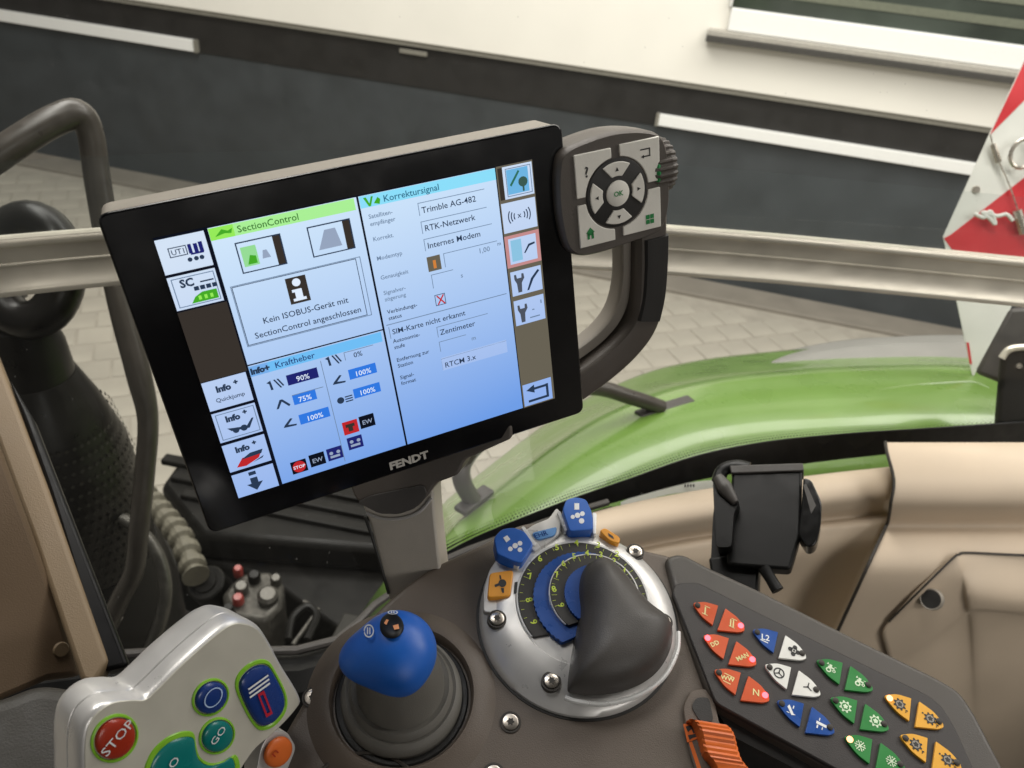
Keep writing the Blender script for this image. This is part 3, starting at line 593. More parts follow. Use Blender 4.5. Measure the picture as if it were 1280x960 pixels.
def icon(kind, c, col, par):
    hh = .0076; mb = MB(); s = .0036; mats = [M_['iconyellow'] if col == 'orangebtn' else M_['keyprint'] if col in ('whitebtn', 'yellowbtn') else M_['white'] if col == 'bluebtn' else M_['iconpale'], M_['casing'], M_[col]]
    P = lambda a, b: (c[0]+s*(a*math.cos(bdir)-b*math.sin(bdir)), c[1]+s*(a*math.sin(bdir)+b*math.cos(bdir)))
    def R(x0, y0, x1, y1, m=0, h=hh): mb.sheet(C, [P(x0, y0), P(x1, y0), P(x1, y1), P(x0, y1)], h, m)
    def ring(cx, cy, r0, r1, m=0, h=hh):
        cc = P(cx, cy); mb.rings([[C.w(x, y, h) for x, y in circ(cc, r0*s, 18)], [C.w(x, y, h) for x, y in circ(cc, r1*s, 18)]], False, False, m)
    def disc(cx, cy, r, m=0, h=hh): mb.sheet(C, circ(P(cx, cy), r*s, 16), h, m)
    if kind in ('I', 'II', 'DD', 'MAN', 'WW', 'N', 'L2'):
        sz = {'I': .0075, 'II': .0075, 'N': .006, 'L2': .0058}.get(kind, .0042)
        text_mesh(mb, C, kind, P(0, -sz/s*.36), sz, bdir+(.9 if kind in('MAN','DD') else .25), hh, 0, 'CENTER', bold=.0001)
        if kind in ('I', 'II'): R(-.55, .78, .55, .92); R(-.55, -.92, .55, -.78)
        if kind == 'WW': R(-.9, .55, .9, .7); R(-.7, -.9, .7, -.75)
        if kind == 'L2': R(-.9, -1.0, .6, -.8)
    elif kind == 'clover':
        for k in range(4): disc(.72*math.cos(k*1.571), .72*math.sin(k*1.571), .42)
        ring(0, 0, .42, .66); disc(0, 0, .2)
    elif kind in ('wheel', 'wheel2'):
        if kind == 'wheel': ring(0, 0, .78, 1.02)
        for k in range(3):
            a = math.pi/2+k*2.094; dx, dy = math.cos(a), math.sin(a); mb.sheet(C, [P(-dy*.1, dx*.1), P(dx*.85-dy*.1, dy*.85+dx*.1), P(dx*.85+dy*.1, dy*.85-dx*.1), P(dy*.1, -dx*.1)], hh)
        disc(0, 0, .2)
    elif kind == 'arm':
        mb.sheet(C, [P(-.8, .2), P(-.55, .75), P(.5, -.55), P(.9, -.6), P(.2, -.95)], hh); R(.1, .3, .3, .9); R(-.7, -.8, -.2, -.65)
    elif kind == 'bar':
        R(-.9, -.25, .9, .25); R(-.55, .45, -.4, 1.0); R(-.7, -1, -.45, -.4); R(.2, -.9, .35, -.4)
    elif kind == 'trac':
        ring(-.35, -.45, .25, .5); ring(.6, -.3, .14, .3); R(-.6, 0, .6, .3); R(-.4, .3, .1, .75); mb.sheet(C, [P(-.9, .5), P(-.7, 1), P(-.5, .6)], hh); R(.5, .5, .9, .6)
    elif kind in ('gear', 'gear2'):
        mb.sheet(C, gearpts(c, 1.12*s, 8), hh, 0); disc(0, 0, .66, 1 if kind == 'gear2' else 2, hh+.0001)
        mb.sheet(C, gearpts(c, .46*s, 5), hh+.0002, 0)
        if kind == 'gear2': disc(-1.35, .4, .16); R(1.1, -.7, 1.5, -.5); R(1.15, -1.05, 1.3, -.8)
    elif kind == 'snow':
        for k in range(3):
            a = k*1.047; dx, dy = math.cos(a), math.sin(a); mb.sheet(C, [P(-dx*.95-dy*.09, -dy*.95+dx*.09), P(dx*.95-dy*.09, dy*.95+dx*.09), P(dx*.95+dy*.09, dy*.95-dx*.09), P(-dx*.95+dy*.09, -dy*.95-dx*.09)], hh+k*.00004)
        for k in range(6): disc(.75*math.cos(k*1.047+.5), .75*math.sin(k*1.047+.5), .13)
    else: return
    mb.build('icon', mats, par, fixn=False)
for (px, py), mL, mR, iL, iR, lL, lR in pairs:
    if lL < 0: continue
    c = C.px(px, py, .0056)
    for hp, m, ic, led, side in ((hl, mL, iL, lL, -1), (hr, mR, iR, lR, 1)):
        P = [(c[0]+a, c[1]+b) for a, b in hp]
        bt = MB().prism(C, P, .0052, .0074).build('button', M_[m], pan, bevel=.0005)
        cx = sum(p[0] for p in P)/len(P); cy = sum(p[1] for p in P)/len(P)
        icon(ic, (cx-side*.0012*math.cos(bdir), cy-side*.0012*math.sin(bdir)), m, bt)
        tip = hp[3] if side < 0 else hp[14]
        tip = (c[0]+(hl[3][0]*.86 if side < 0 else hr[15][0]*.86), c[1]+(hl[3][1]*.86-.0004 if side < 0 else hr[15][1]*.86))
        lens = MB().lathe(C, [(tip, .0020, .0070), (tip, .0019, .0081), (tip, .0011, .0086)], 16).build('indicator_light', [M_['steeldark'], ledR, ledO][led] if led else M_['steeldark'], bt, smooth=True)

# ================================================================== BLUE CROSS-GATE LEVER
jl = thing('blue_lever', C.w(*cb, .0), 'blue topped lever standing in a grey ringed rubber boot', 'lever')
ck = C.px(495, 815, .042)
def cc(h): t = h/.042; return (cb[0]+(ck[0]-cb[0])*t, cb[1]+(ck[1]-cb[1])*t)
def bt(name, pr, m, **k): return MB().lathe(C, [(cc(max(h, 0)), r, h) for r, h in pr], 56).build(name, m, jl, smooth=True, **k)
bt('boot_base', [(.0425, -.012), (.0425, -.001), (.0405, .001), (.0385, .0005)], M_['rubber'])
bt('boot_ring', [(.0375, -.004), (.0375, .004), (.0362, .0075), (.034, .009), (.031, .0075)], M_['boot'])
bt('boot_ring', [(.0325, .004), (.0318, .010), (.0300, .0125), (.0280, .0118)], M_['boot'])
bt('lever_skirt', [(.0272, .006), (.0270, .013), (.0262, .020), (.0240, .034), (.0232, .0385), (.015, .039)], M_['boot'])
# knob: a dome with a beak pulled towards one side
kc = C.w(*ck, .040); KF = Frame(kc, C.w(*C.px(437, 826, .040), .040)-kc, (CN*.86-FWD*.30+Vector((0, 0, .2))).normalized())
rs = []; NK = 56
for j in range(15):
    th = -.20+(math.pi/2+.20)*j/14; ring = []
    for k in range(NK):
        a = 2*math.pi*k/NK; r =   .0243*max(math.cos(th), .015); h =   .0243*math.sin(th)
        bk_ = max(0, math.cos(a))**7*.0095*max(0, math.cos(th*1.3+.15))**1.5
        b2 = max(0, math.cos(a-1.75))**9*.0018*max(0, math.cos(th+.2))
        ring.append(KF.w((r+bk_+b2)*math.cos(a), (r+bk_+b2)*math.sin(a), h*.86+.003))
    rs.append(ring)
knob = MB().rings(rs).build('knob', M_['blue'], jl, smooth=True)
def onknob(x, y, off=.0):
    d = ray(x, y).normalized(); o = CAM-(kc+KF.n*.003); sc = lambda w: w+KF.n*(w.dot(KF.n)*(1/.86-1)); d2, o2 = sc(d), sc(o)
    a, b, q = d2.dot(d2), o2.dot(d2), o2.dot(o2)-(.0243+off)**2; s = b*b-a*q
    return CAM+d*((-b-math.sqrt(max(s, 0)))/a)
NF = Frame(onknob(489, 779, .0004), RGT, onknob(489, 779)-(kc+KF.n*.003))
MB().inflate(NF, NF.pl([(p[0], p[1]) for p in circ((489, 779), 15.5, 28)]), -.0022, .0022, (0, 0), 4).build('knob_inlay', M_['black'], knob, smooth=True)
mb = MB()
for q in ([(480, 779), (483, 774), (486, 775), (483, 781)], [(491, 782), (498, 780), (499, 786), (493, 787)]): mb.sheet(NF, NF.pl(q, .0008), .0008)
mb.build('inlay_mark', mat('orange_print', (.75, .30, .12), .5), knob, fixn=False)
for (x, y, rx, ry) in ((461.5, 789, 6.5, 8.5), (491, 766, 6.5, 2.6)):
    F2 = Frame(onknob(x, y, .0009), RGT, onknob(x, y)-(kc+KF.n*.003)); mb = MB()
    o1 = [F2.w(*F2.px(x+rx*math.cos(a), y+ry*math.sin(a)), .0003) for a in [i*.314 for i in range(20)]]; o2 = [F2.w(*F2.px(x+rx*.76*math.cos(a), y+ry*.76*math.sin(a)), .0003) for a in [i*.314 for i in range(20)]]
    mb.rings([o1, o2], False, False)
    for dx in (-.35, .1): mb.sheet(F2, F2.pl([(x+rx*dx, y-ry*.5), (x+rx*(dx+.25), y-ry*.5), (x+rx*(dx+.25), y+ry*.5), (x+rx*dx, y+ry*.5)]), .0004)
    mb.build('knob_symbol', M_['white'], knob, fixn=False)

# ================================================================== LIFT DIAL
dl = thing('lift_dial', C.w(*C.px(722, 790), 0), 'round silver dial with yellow numbers and black domed cover', 'dial')
PXM = .000545
co, c1 = C.px(722, 773, 0), C.px(728, 752, .013)
mix = lambda t: (co[0]+(c1[0]-co[0])*t, co[1]+(c1[1]-co[1])*t)
MB().lathe(C, [(co, .0675, -.001), (co, .0670, .0030), (mix(.15), .0650, .0058), (mix(.5), .0590, .0098), (mix(.85), .0520, .0125), (mix(1), .0455, .0132), (mix(1), .0445, .0122)], 90).build('silver_bezel', M_['silver'], dl, smooth=True)
MB().lathe(C, [(co, .0692, -.0005), (co, .0690, .0006), (co, .0670, .0008)], 80, False, False).build('bezel_gap', M_['rubber'], dl, smooth=True)
def sector(name, cpx, Rp, h0, h1, a0, a1, m, rib=0):
    c = C.px(*cpx, h1); pts = []
    n = 160
    for i in range(n+1):
        a = math.radians(a0+(a1-a0)*i/n); r = Rp*PXM*(1-(.014 if rib and i % 4 < 2 else 0)); pts.append((c[0]+r*math.cos(a), c[1]+r*math.sin(a)))
    return MB().prism(C, pts, h0, h1).build(name, m, dl, bevel=.0004 if not rib else 0)
dk = mat('scale_black', (.022, .020, .018), .4)
sector('scale_edge', (729, 749), 83.5, .010, .0136, -6, 222, M_['silverbright'])
sector('outer_scale', (729, 749), 81, .010, .0142, -8, 224, dk)
sector('outer_wheel', (733, 748), 66, .010, .0165, -4, 246, M_['bluebtn'], 1)
sector('scale_edge', (743, 742), 56.5, .014, .0186, -4, 232, M_['silverbright'])
sector('inner_scale', (743, 742), 55, .014, .0190, -6, 236, dk)
sector('inner_wheel', (748, 743), 42, .016, .0215, 0, 236, M_['bluebtn'], 1)
mb = MB()
for s, x, y in [('9', 663, 775), ('8', 657, 747), ('7', 663, 720), ('6', 675, 698), ('5', 696, 684), ('4', 720, 678), ('3', 747, 681), ('2', 770, 692)]:
    p = C.px(x, y, .0144); c = C.px(729, 749, .0144); a = math.atan2(p[1]-c[1], p[0]-c[0]); text_mesh(mb, C, s, (p[0]+.0016*math.sin(.25), p[1]-.0022), .0066, (a-math.pi/2)*.25, .0144, 0, 'CENTER', bold=.00012)
for s, x, y in [('9', 698, 754), ('8', 694, 736), ('7', 697, 718), ('6', 705, 704), ('5', 718, 695), ('4', 734, 691), ('3', 751, 693), ('2', 767, 701), ('1', 780, 713)]:
    p = C.px(x, y, .0192); c = C.px(743, 742, .0192); a = math.atan2(p[1]-c[1], p[0]-c[0]); text_mesh(mb, C, s, (p[0], p[1]-.0021), .0062, (a-math.pi/2)*.25, .0192, 0, 'CENTER', bold=.00012)
for cpx, Rp, h in (((729, 749), 79, .01435), ((743, 742), 53.5, .01915)):
    c = C.px(*cpx, h)
    for k in range(24):
        a = math.radians(12+k*8.4); r0, r1 = Rp*PXM, (Rp-(4 if k % 3 else 7))*PXM; t = (-math.sin(a)*.00013, math.cos(a)*.00013)
        mb.sheet(C, [(c[0]+r0*math.cos(a)-t[0], c[1]+r0*math.sin(a)-t[1]), (c[0]+r0*math.cos(a)+t[0], c[1]+r0*math.sin(a)+t[1]), (c[0]+r1*math.cos(a)+t[0], c[1]+r1*math.sin(a)+t[1]), (c[0]+r1*math.cos(a)-t[0], c[1]+r1*math.sin(a)-t[1])], h)
mb.build('numerals', M_['lime'], dl, fixn=False)
# domed cover
hump = [(714, 867), (709, 858), (713, 825), (718, 795), (722, 768), (719, 742), (723, 718), (735, 703), (754, 699), (772, 709), (791, 731), (812, 757), (834, 773), (843, 788), (839, 814), (822, 841), (794, 859), (755, 869)]
hb = .012; HP = ctl(C.pl(hump, hb+.004), 90, True); ap = C.px(762, 775, .035)
def pdist(p):
    best = 9
    for a, b in zip(HP, HP[1:]+HP[:1]):
        d = b-a; t = max(0, min(1, (Vector(p)-a).dot(d)/d.length_squared)); best = min(best, (Vector(p)-a-d*t).length)
    return best
HR = [[C.w(p[0], p[1], .009) for p in HP]]
for j in range(22):
    q = max(1-j/21, .015); ring = []
    for p in HP:
        a, b = ap[0]+(p[0]-ap[0])*q, ap[1]+(p[1]-ap[1])*q; t = min(pdist((a, b))/.027, 1); ring.append(C.w(a, b, hb+.002+.026*math.sqrt(max(0, 1-(1-t)**2))))
    HR.append(ring)
dome = MB().rings(HR).build('dome_cover', M_['darkgrey'], dl, smooth=True)
smd = dome.modifiers.new('smooth', 'SMOOTH'); smd.factor = .5; smd.iterations = 16
MB().tube([C.w(*C.px(x, y, .0135), .0135) for x, y in [(706, 872), (722, 877), (757, 880), (800, 868), (830, 846), (846, 815), (848, 790)]], .0016, 8, 40).build('cover_trim', M_['silverbright'], dl, smooth=True)
# tabs
def tab(pts, h0, h1, m, nm='tab', bv=.0012): return MB().prism(C, rpoly(C.pl(pts, h1), .0028), h0, h1).build(nm, m, dl, bevel=bv*.6, seg=2)
tab([(604, 735), (612, 712), (622, 697), (650, 712), (648, 726), (640, 768), (604, 765)], .002, .0105, M_['silver'], 'tab_base')
tab([(648, 668), (668, 655), (686, 648), (696, 634), (702, 642), (700, 668), (668, 690)], .006, .0145, M_['silver'], 'tab_base')
t1 = tab([(617, 672), (627, 661), (643, 659), (656, 664), (667, 680), (652, 704), (640, 701), (621, 692)], .008, .0215, M_['blue'], 'lift_tab')
t2 = tab([(703, 637), (708, 624), (720, 621), (733, 624), (740, 640), (742, 662), (712, 664)], .008, .0215, M_['blue'], 'lift_tab')
for t, cx, cy in ((t1, 642, 680), (t2, 722, 643)):
    mb = MB()
    Pq = lambda pts: C.pl([(cx+a, cy+b) for a, b in pts], .0218)
    mb.sheet(C, Pq([(-13, -8), (-8, -11), (-4, -6), (-9, -2)] if t is t1 else [(-4, -14), (2, -14), (2, -6), (-4, -6)]), .0218)
    for (a, b, r) in ([(-4, 6, 3), (2, 2, 3.4), (8, -1, 3), (8, 7, 3)] if t is t1 else [(-6, 3, 2.6), (0, 1, 3.4), (6, -1, 3), (5, 8, 3.4)]):
        mb.sheet(C, Pq(circ((a, b), r, 14)), .0217)
    mb.build('tab_symbol', M_['white'], t, fixn=False)
for pts in ([(651, 659), (655, 657), (671, 680), (666, 682)], [(623, 694), (626, 692), (650, 706), (648, 710)], [(696, 640), (700, 638), (710, 662), (706, 664)], [(741, 640), (746, 641), (745, 668), (741, 667)]):
    tab(pts, .008, .0165, M_['silverbright'], 'tab_cheek', .0006)
tab([(664, 666), (697, 658), (694, 669), (672, 675)], .008, .0160, M_['bluelabel'], 'label_plate', .0005)
mb = MB(); text_mesh(mb, C, 'EHR', C.px(669, 673, .0162), .0055, C.ang((669, 673), (694, 666)), .0162); mb.build('label_print', M_['bluedark'], dl, fixn=False)
k1 = tab([(612, 716), (642, 712), (638, 745), (609, 747)], .006, .0150, M_['amber'], 'amber_key')
k2 = tab([(749, 663), (756, 659), (776, 672), (774, 680), (762, 676)], .006, .0165, M_['amber'], 'amber_key')
mb = MB(); mb.sheet(C, C.pl(circ((628, 729), 5, 14), .0153), .0153)
for q in ([(618, 731), (623, 729), (624, 732), (619, 734)], [(626, 735), (630, 735), (630, 741), (628, 741)], [(624, 719), (626, 719), (627, 724), (625, 724)]): mb.sheet(C, C.pl(q, .0153), .0153)
mb.build('key_symbol', M_['keyprint'], k1, fixn=False)
mb = MB(); mb.sheet(C, C.pl([(760, 666), (766, 670), (768, 674), (761, 670)], .0168), .0168); mb.build('key_symbol', M_['keyprint'], k2, fixn=False)
for x, y, h in ((621, 774, .0116), (689, 852, .0112), (794, 690, .0105), (829, 778, .0112)): screw(C, x, y, .0048, dl, h, .002)
MB().prism(C, C.pl([(643, 728), (647, 727), (646, 741), (642, 742)], .0138), .012, .0138).build('index_mark', M_['keyprint'], dl)

# ================================================================== SILVER MULTIFUNCTION LEVER
nc = RGT*.80+UPV*-.16+FWD*-.58
J = Frame(at(240, 880, .40), RGT, nc)
js = thing('multifunction_lever', J.w(*J.px(230, 1000), -.03), 'silver multifunction lever head with STOP and GO buttons', 'lever')
fo_ = [(99, 960), (101, 918), (112, 894), (134, 878), (158, 874), (178, 873), (194, 860), (225, 829), (262, 796), (288, 777), (306, 775), (324, 783), (338, 803), (352, 830), (376, 871), (372, 887), (345, 916), (318, 940), (290, 985), (250, 1060), (150, 1080), (105, 1030)]
JP = ctl(J.pl(fo_), 120, True); jc = (sum(p[0] for p in JP)/120, sum(p[1] for p in JP)/120)
def scl(P, s): return [(jc[0]+(p[0]-jc[0])*s, jc[1]+(p[1]-jc[1])*s) for p in P]
MB().rings([[J.w(*p, h) for p in scl(JP, s)] for s, h in ((.985, -.0108), (1.0, -.0105), (1.003, -.006), (1.0, -.0026), (.988, -.0008), (.965, .0002))]).build('front_shell', M_['silver'], js, smooth=True)
MB().prism(J, scl(JP, .962), -.0005, .0006).build('face_plate', M_['champagne'], js, bevel=.0004)
MB().rings([[J.w(*p, h) for p in scl(JP, s)] for s, h in ((.94, -.029), (.985, -.026), (1.0, -.022), (1.0, -.0118), (.985, -.0114), (.96, -.0108))]).build('rear_shell', M_['silver'], js, smooth=True)
def jbtn(name, P, m, ring=True, H_=.0022, ap=None, sc=.86):
    P = list(P); c = ap or (sum(p[0] for p in P)/len(P), sum(p[1] for p in P)/len(P)); s = lambda q: [(c[0]+(p[0]-c[0])*q, c[1]+(p[1]-c[1])*q) for p in P]
    b = MB().inflate(J, s(sc), .0006, H_, c, 7, 2.6).build(name, m, js, smooth=True)
    if ring:
        MB().rings([[J.w(*p, h) for p in s(q)] for q, h in ((1.04, .0005), (1.02, .0012), (.94, .0015), (.90, .0008))], False, False).build('glow_ring', M_['glow'], b, smooth=True)
    return b
def jell(x, y, rx, ry, ang):
    a = math.radians(ang); return J.pl([(x+rx*math.cos(t)*math.cos(a)-ry*math.sin(t)*math.sin(a), y+rx*math.cos(t)*math.sin(a)+ry*math.sin(t)*math.cos(a)) for t in [i*.1745 for i in range(36)]])
def jtext(s, p, q, size, par, h=.0037, m='white', bold=0):
    mb = MB(); a = J.ang(p, q, h); text_mesh(mb, J, s, J.px(*p, h), size, a, h, 0, 'LEFT', bold=bold); mb.build('button_print', M_[m], par, fixn=False)
b = jbtn('stop_button', jell(142, 922, 32, 26.5, -48), M_['red']); jtext('STOP', (133, 947), (165, 909), .0072, b)
b = jbtn('round_button', jell(262, 871, 25, 20.5, -48), M_['bluedark'])
c = J.px(267, 872, .0036); MB().rings([[J.w(x, y, .0036) for x, y in circ(c, r, 30)] for r in (.0046, .0052)], False, False).build('button_print', mat('pale_blue_print', (.45, .6, .85), .5), b, fixn=False)
b = jbtn('go_button', jell(270, 919, 24, 20.5, -50), M_['teal']); jtext('GO', (268, 933), (282, 913), .0064, b)
rk = ctl(J.pl([(294, 858), (298, 842), (314, 828), (332, 826), (343, 840), (356, 868), (355, 888), (342, 905), (326, 911), (315, 903), (302, 880)]), 50, True)
b = jbtn('rocker_button', rk, M_['bluedark'], H_=.003, sc=.88)
mb = MB()
for k in range(3):
    o = k*5; mb.sheet(J, J.pl([(310+o*.2, 861+o), (335+o*.2, 843+o), (336+o*.2, 845+o), (311+o*.2, 863+o)], .0047), .0047)
mb.build('button_print', M_['white'], b, fixn=False)
mb = MB(); pr = [(322, 868), (330, 863), (341, 892), (333, 897)]; mb.rings([[J.w(*p, .0047) for p in J.pl(pr, .0047)], [J.w(*p, .0047) for p in J.pl([(325, 870), (329, 868), (338, 890), (334, 892)], .0047)]], False, False)
mb.build('button_print', mat('red_print', (.45, .01, .03), .5), b, fixn=False)
tl = ctl(J.pl([(180, 975), (187, 945), (205, 925), (225, 916), (240, 917), (243, 930), (248, 946), (262, 954), (280, 950), (292, 944), (297, 962), (290, 1000), (240, 1020), (195, 1010)]), 60, True)
b = jbtn('teal_rocker', tl, M_['teal'], H_=.002, ap=J.px(230, 975), sc=.93); jtext('O', (216, 962), (225, 950), .0068, b, .0036)
oo = jbtn('orange_button', jell(346, 939, 21, 15, -55), M_['orange'], ring=False, H_=.0025, sc=1.0)
mb = MB(); text_mesh(mb, J, 'n', J.px(343, 948, .0042), .0085, J.ang((343, 948), (352, 936), .0042), .0042); mb.build('button_print', M_['red'], oo, fixn=False)
MB().prism(J, rpoly(J.pl([(320, 975), (328, 935), (340, 915), (360, 915), (372, 935), (360, 965), (350, 1000)]), .004), -.012, -.001).build('button_mount', M_['silver'], js, bevel=.002)

# ================================================================== PHONE HOLDER
ph = thing('phone_holder', at(930, 742, .73), 'black plastic phone holder with side clamps beside the button panel', 'phone holder')
PH = Frame(at(955, 655, .72), RGT, (-ray(955, 655)+UPV*.35-RGT*.05).normalized())
MB().prism(PH, rpoly(PH.pl([(915, 590), (1003, 587), (1001, 668), (988, 712), (908, 706)]), .004), -.022, 0).build('cradle_plate', M_['black'], ph, bevel=.003, seg=3)
MB().prism(PH, rpoly(PH.pl([(912, 583), (1004, 580), (1005, 590), (914, 593)]), .002), -.022, .003).build('top_lip', M_['darkgrey'], ph, bevel=.001)
MB().prism(PH, rpoly(PH.pl([(893, 610), (899, 592), (908, 606), (926, 634), (919, 648), (916, 690), (897, 690)]), .004), -.01, .016).build('side_clamp', M_['black'], ph, bevel=.004, seg=3)
MB().tube([PH.w(*PH.px(x, y), .018) for x, y in [(899, 604), (908, 618), (921, 636)]], [.0045, .0075, .003], 12, 14).build('clamp_pad', M_['darkgrey'], ph, smooth=True)
MB().tube([PH.w(*PH.px(x, y), -.006) for x, y in [(897, 600), (903, 585), (920, 580), (936, 583)]], .0065, 10, 16).build('top_hinge', M_['black'], ph, smooth=True)
MB().prism(PH, rpoly(PH.pl([(1004, 603), (1014, 606), (1027, 634), (1026, 660), (1020, 686), (1009, 690), (998, 673), (1002, 640)]), .005), -.012, .014).build('side_clamp', M_['blackgloss'], ph, bevel=.004, seg=3)
MB().prism(PH, PH.pl([(1004, 606), (1008, 605), (1020, 632), (1014, 642)], .0145), .0135, .0148).build('clamp_edge', M_['darkgrey'], ph)
MB().prism(PH, rpoly(PH.pl([(889, 716), (892, 650), (897, 610), (912, 640), (914, 716), (905, 722)], -.02), .004), -.05, -.012).build('rear_arm', M_['black'], ph, bevel=.004)
MB().prism(PH, rpoly(PH.pl([(887, 700), (925, 695), (950, 700), (947, 760), (920, 760), (890, 722)], -.02), .003), -.045, -.010).build('stem', M_['black'], ph, bevel=.004)
MB().tube([PH.w(*PH.px(x, y), -.004) for x, y in [(955, 708), (963, 722), (972, 737)]], [.006, .005, .0055], 12).build('support_peg', M_['black'], ph, smooth=True)

# ================================================================== TERMINAL
A_ = RGT*.90879807+UPV*.27697668+FWD*.31204166; B_ = RGT*-.10823546+UPV*.87877632+FWD*-.46479809
M = Frame(CAM+RGT*-.0759057+UPV*.0316359+FWD*.47374725, A_, A_.cross(B_))
# monitor axes: u along the lower edge, v up the face
tm = thing('control_terminal', at(510, 650, .56), 'large tilted touchscreen terminal with keypad and grip handle', 'terminal')
mm = lambda pts: [(a/1000, b/1000) for a, b in pts]
out = rpoly(mm([(-127.5, 97.5), (127.5, 97.5), (127.5, -98.8), (-127.5, -98.8)]), .006)
MB().prism(M, rpoly(mm([(-127, 97), (127, 97), (127, -98), (-127, -98)]), .006), -.030, -.0035).build('casing', M_['casing'], tm, bevel=.002)
MB().prism(M, out, -.0038, -.0004).build('bezel', M_['bezel'], tm, bevel=.0012, seg=3)
SCB = grad_screen('screen_light', (.64, .80, .97, 1), (.16, .34, .80, 1), 1.0, M, -.085, .085)  # panes and softkeys: viewing-angle colour shift painted in as emission gradient
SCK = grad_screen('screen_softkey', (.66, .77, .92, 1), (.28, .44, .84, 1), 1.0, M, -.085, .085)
e_ = lambda n, r, g, b: emit('screen_'+n, lin(r, g, b), 1)
SD, SN, SG, SBL, SDB, SDK, SGR, SYL, SRD, SCY, SGY, SW = e_('dark', 14, 18, 30), e_('shade', 56, 50, 45), e_('green', 70, 170, 40), e_('bar', 48, 120, 225), e_('deep', 32, 36, 110), e_('text', 42, 58, 82), e_('grey', 110, 132, 160), e_('lime', 150, 235, 90), e_('red', 190, 40, 45), e_('cyan', 130, 215, 245), e_('light_grey', 150, 165, 190), e_('white', 225, 238, 255)
SMUT = e_('muted', 104, 98, 84)
scr = MB().prism(M, mm(rect(-106, -80.6, 106, 80.8)), -.0006, 0).build('screen', SD, tm)
L1, L2, L3, L4 = .00012, .00024, .00036, .00048
def R_(x0, y0, x1, y1, m, h=L1, nm='screen_field', par=None): return MB().sheet(M, mm(rect(x0, y0, x1, y1)), h).build(nm, m, par or scr, fixn=False)
def frame_(x0, y0, x1, y1, w, m, h=L2, sides='lrtb'):
    mb = MB()
    if 't' in sides: mb.sheet(M, mm(rect(x0, y1-w, x1, y1)), h)
    if 'b' in sides: mb.sheet(M, mm(rect(x0, y0, x1, y0+w)), h)
    if 'l' in sides: mb.sheet(M, mm(rect(x0, y0, x0+w, y1)), h)
    if 'r' in sides: mb.sheet(M, mm(rect(x1-w, y0, x1, y1)), h)
    return mb.build('screen_outline', m, scr, fixn=False)
def T_(s, x, y, size, m=None, h=L3, align='LEFT', bold=.00004, sx=1.0):
    mb = MB(); text_mesh(mb, M, s, (x/1000, y/1000), size/1000, 0, h, 0, align, sx, bold); return mb.build('screen_text', m or SDK, scr, fixn=False)
def poly_(pts, m, h=L3): return MB().sheet(M, mm(pts), h).build('screen_icon', m, scr, fixn=False)
def multi_(list_, m, h=L3):
    mb = MB()
    for i, p in enumerate(list_): mb.sheet(M, mm(p), h+i*.000004)
    return mb.build('screen_icon', m, scr, fixn=False)
# panes
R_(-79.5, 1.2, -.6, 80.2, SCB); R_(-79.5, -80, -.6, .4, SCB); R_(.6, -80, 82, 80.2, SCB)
R_(-106, -2, -80.5, 40, SN); R_(82.6, -80.4, 106, 80.6, SMUT)
# left soft keys
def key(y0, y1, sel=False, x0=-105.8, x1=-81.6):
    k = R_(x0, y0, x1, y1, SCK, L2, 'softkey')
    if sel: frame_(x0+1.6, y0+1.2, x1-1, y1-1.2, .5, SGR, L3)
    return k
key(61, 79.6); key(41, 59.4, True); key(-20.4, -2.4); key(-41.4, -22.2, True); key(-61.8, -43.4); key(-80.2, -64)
# key 1: UT trailer icon
frame_(-101, 69.2, -92, 74.4, .5, SDK, L3); T_('UT1', -99.9, 70.4, 4, SDK, L4)
multi_([rect(-91.4, 69.4, -89.6, 74.4), rect(-88.6, 68.8, -86.6, 74.2), rect(-86, 69.2, -84, 74.6), rect(-90.8, 68.6, -84.2, 69.6)], SDB)
multi_([circ((-92.0+x, 66.4), 1.2, 12) for x in (0, 3.2, 6)], SDK)
# key 2: SC
T_('SC', -100.5, 52.8, 6, SDK, L4, bold=.00025)
multi_([rect(-94.4+i*3.1, 49.6, -91.9+i*3.1, 51.9) for i in range(4)]+[rect(-90.5, 53.4, -83.6, 54.2)], SDK)
poly_([(-97.5, 43.2), (-95, 46.5), (-91, 48.4), (-83.6, 48.4), (-83.6, 43.2)], SG); multi_([rect(-93.5+i*3, 44.4, -92+i*3, 46.6) for i in range(3)], SYL, L4)
for yb in (-10, -29.4, -50.2): T_('Info', -99.4, yb, 5.2, SDK, L4, bold=.0003); T_('+', -89.4, yb+2, 4, SDK, L4, bold=.0003)
T_('Quickjump', -101.2, -16, 3.6, SDK, L4)
multi_([circ((-95.6, -36), 1.8, 14), circ((-91, -35.8), 2, 14), [(-100, -33.4), (-98, -35.8), (-88, -36.8), (-84.4, -31), (-85.6, -31), (-89.4, -35.2), (-97, -34)]], SDK)
multi_([[(-101.4, -59.8), (-97, -54.6), (-86, -54.2), (-88, -57.4), (-96, -60.4)]], SRD); multi_([[(-98, -55.6), (-92, -52.6), (-84.6, -52.4), (-86, -55)], [(-92, -59.4), (-85, -56.6), (-86, -58)]], SDK, L4)
multi_([rect(-96.4, -67.6, -92.2, -65.2), rect(-96.4, -73.2, -92.2, -69.4), [(-99, -73.2), (-89.6, -73.2), (-94.3, -78.4)]], SDK)
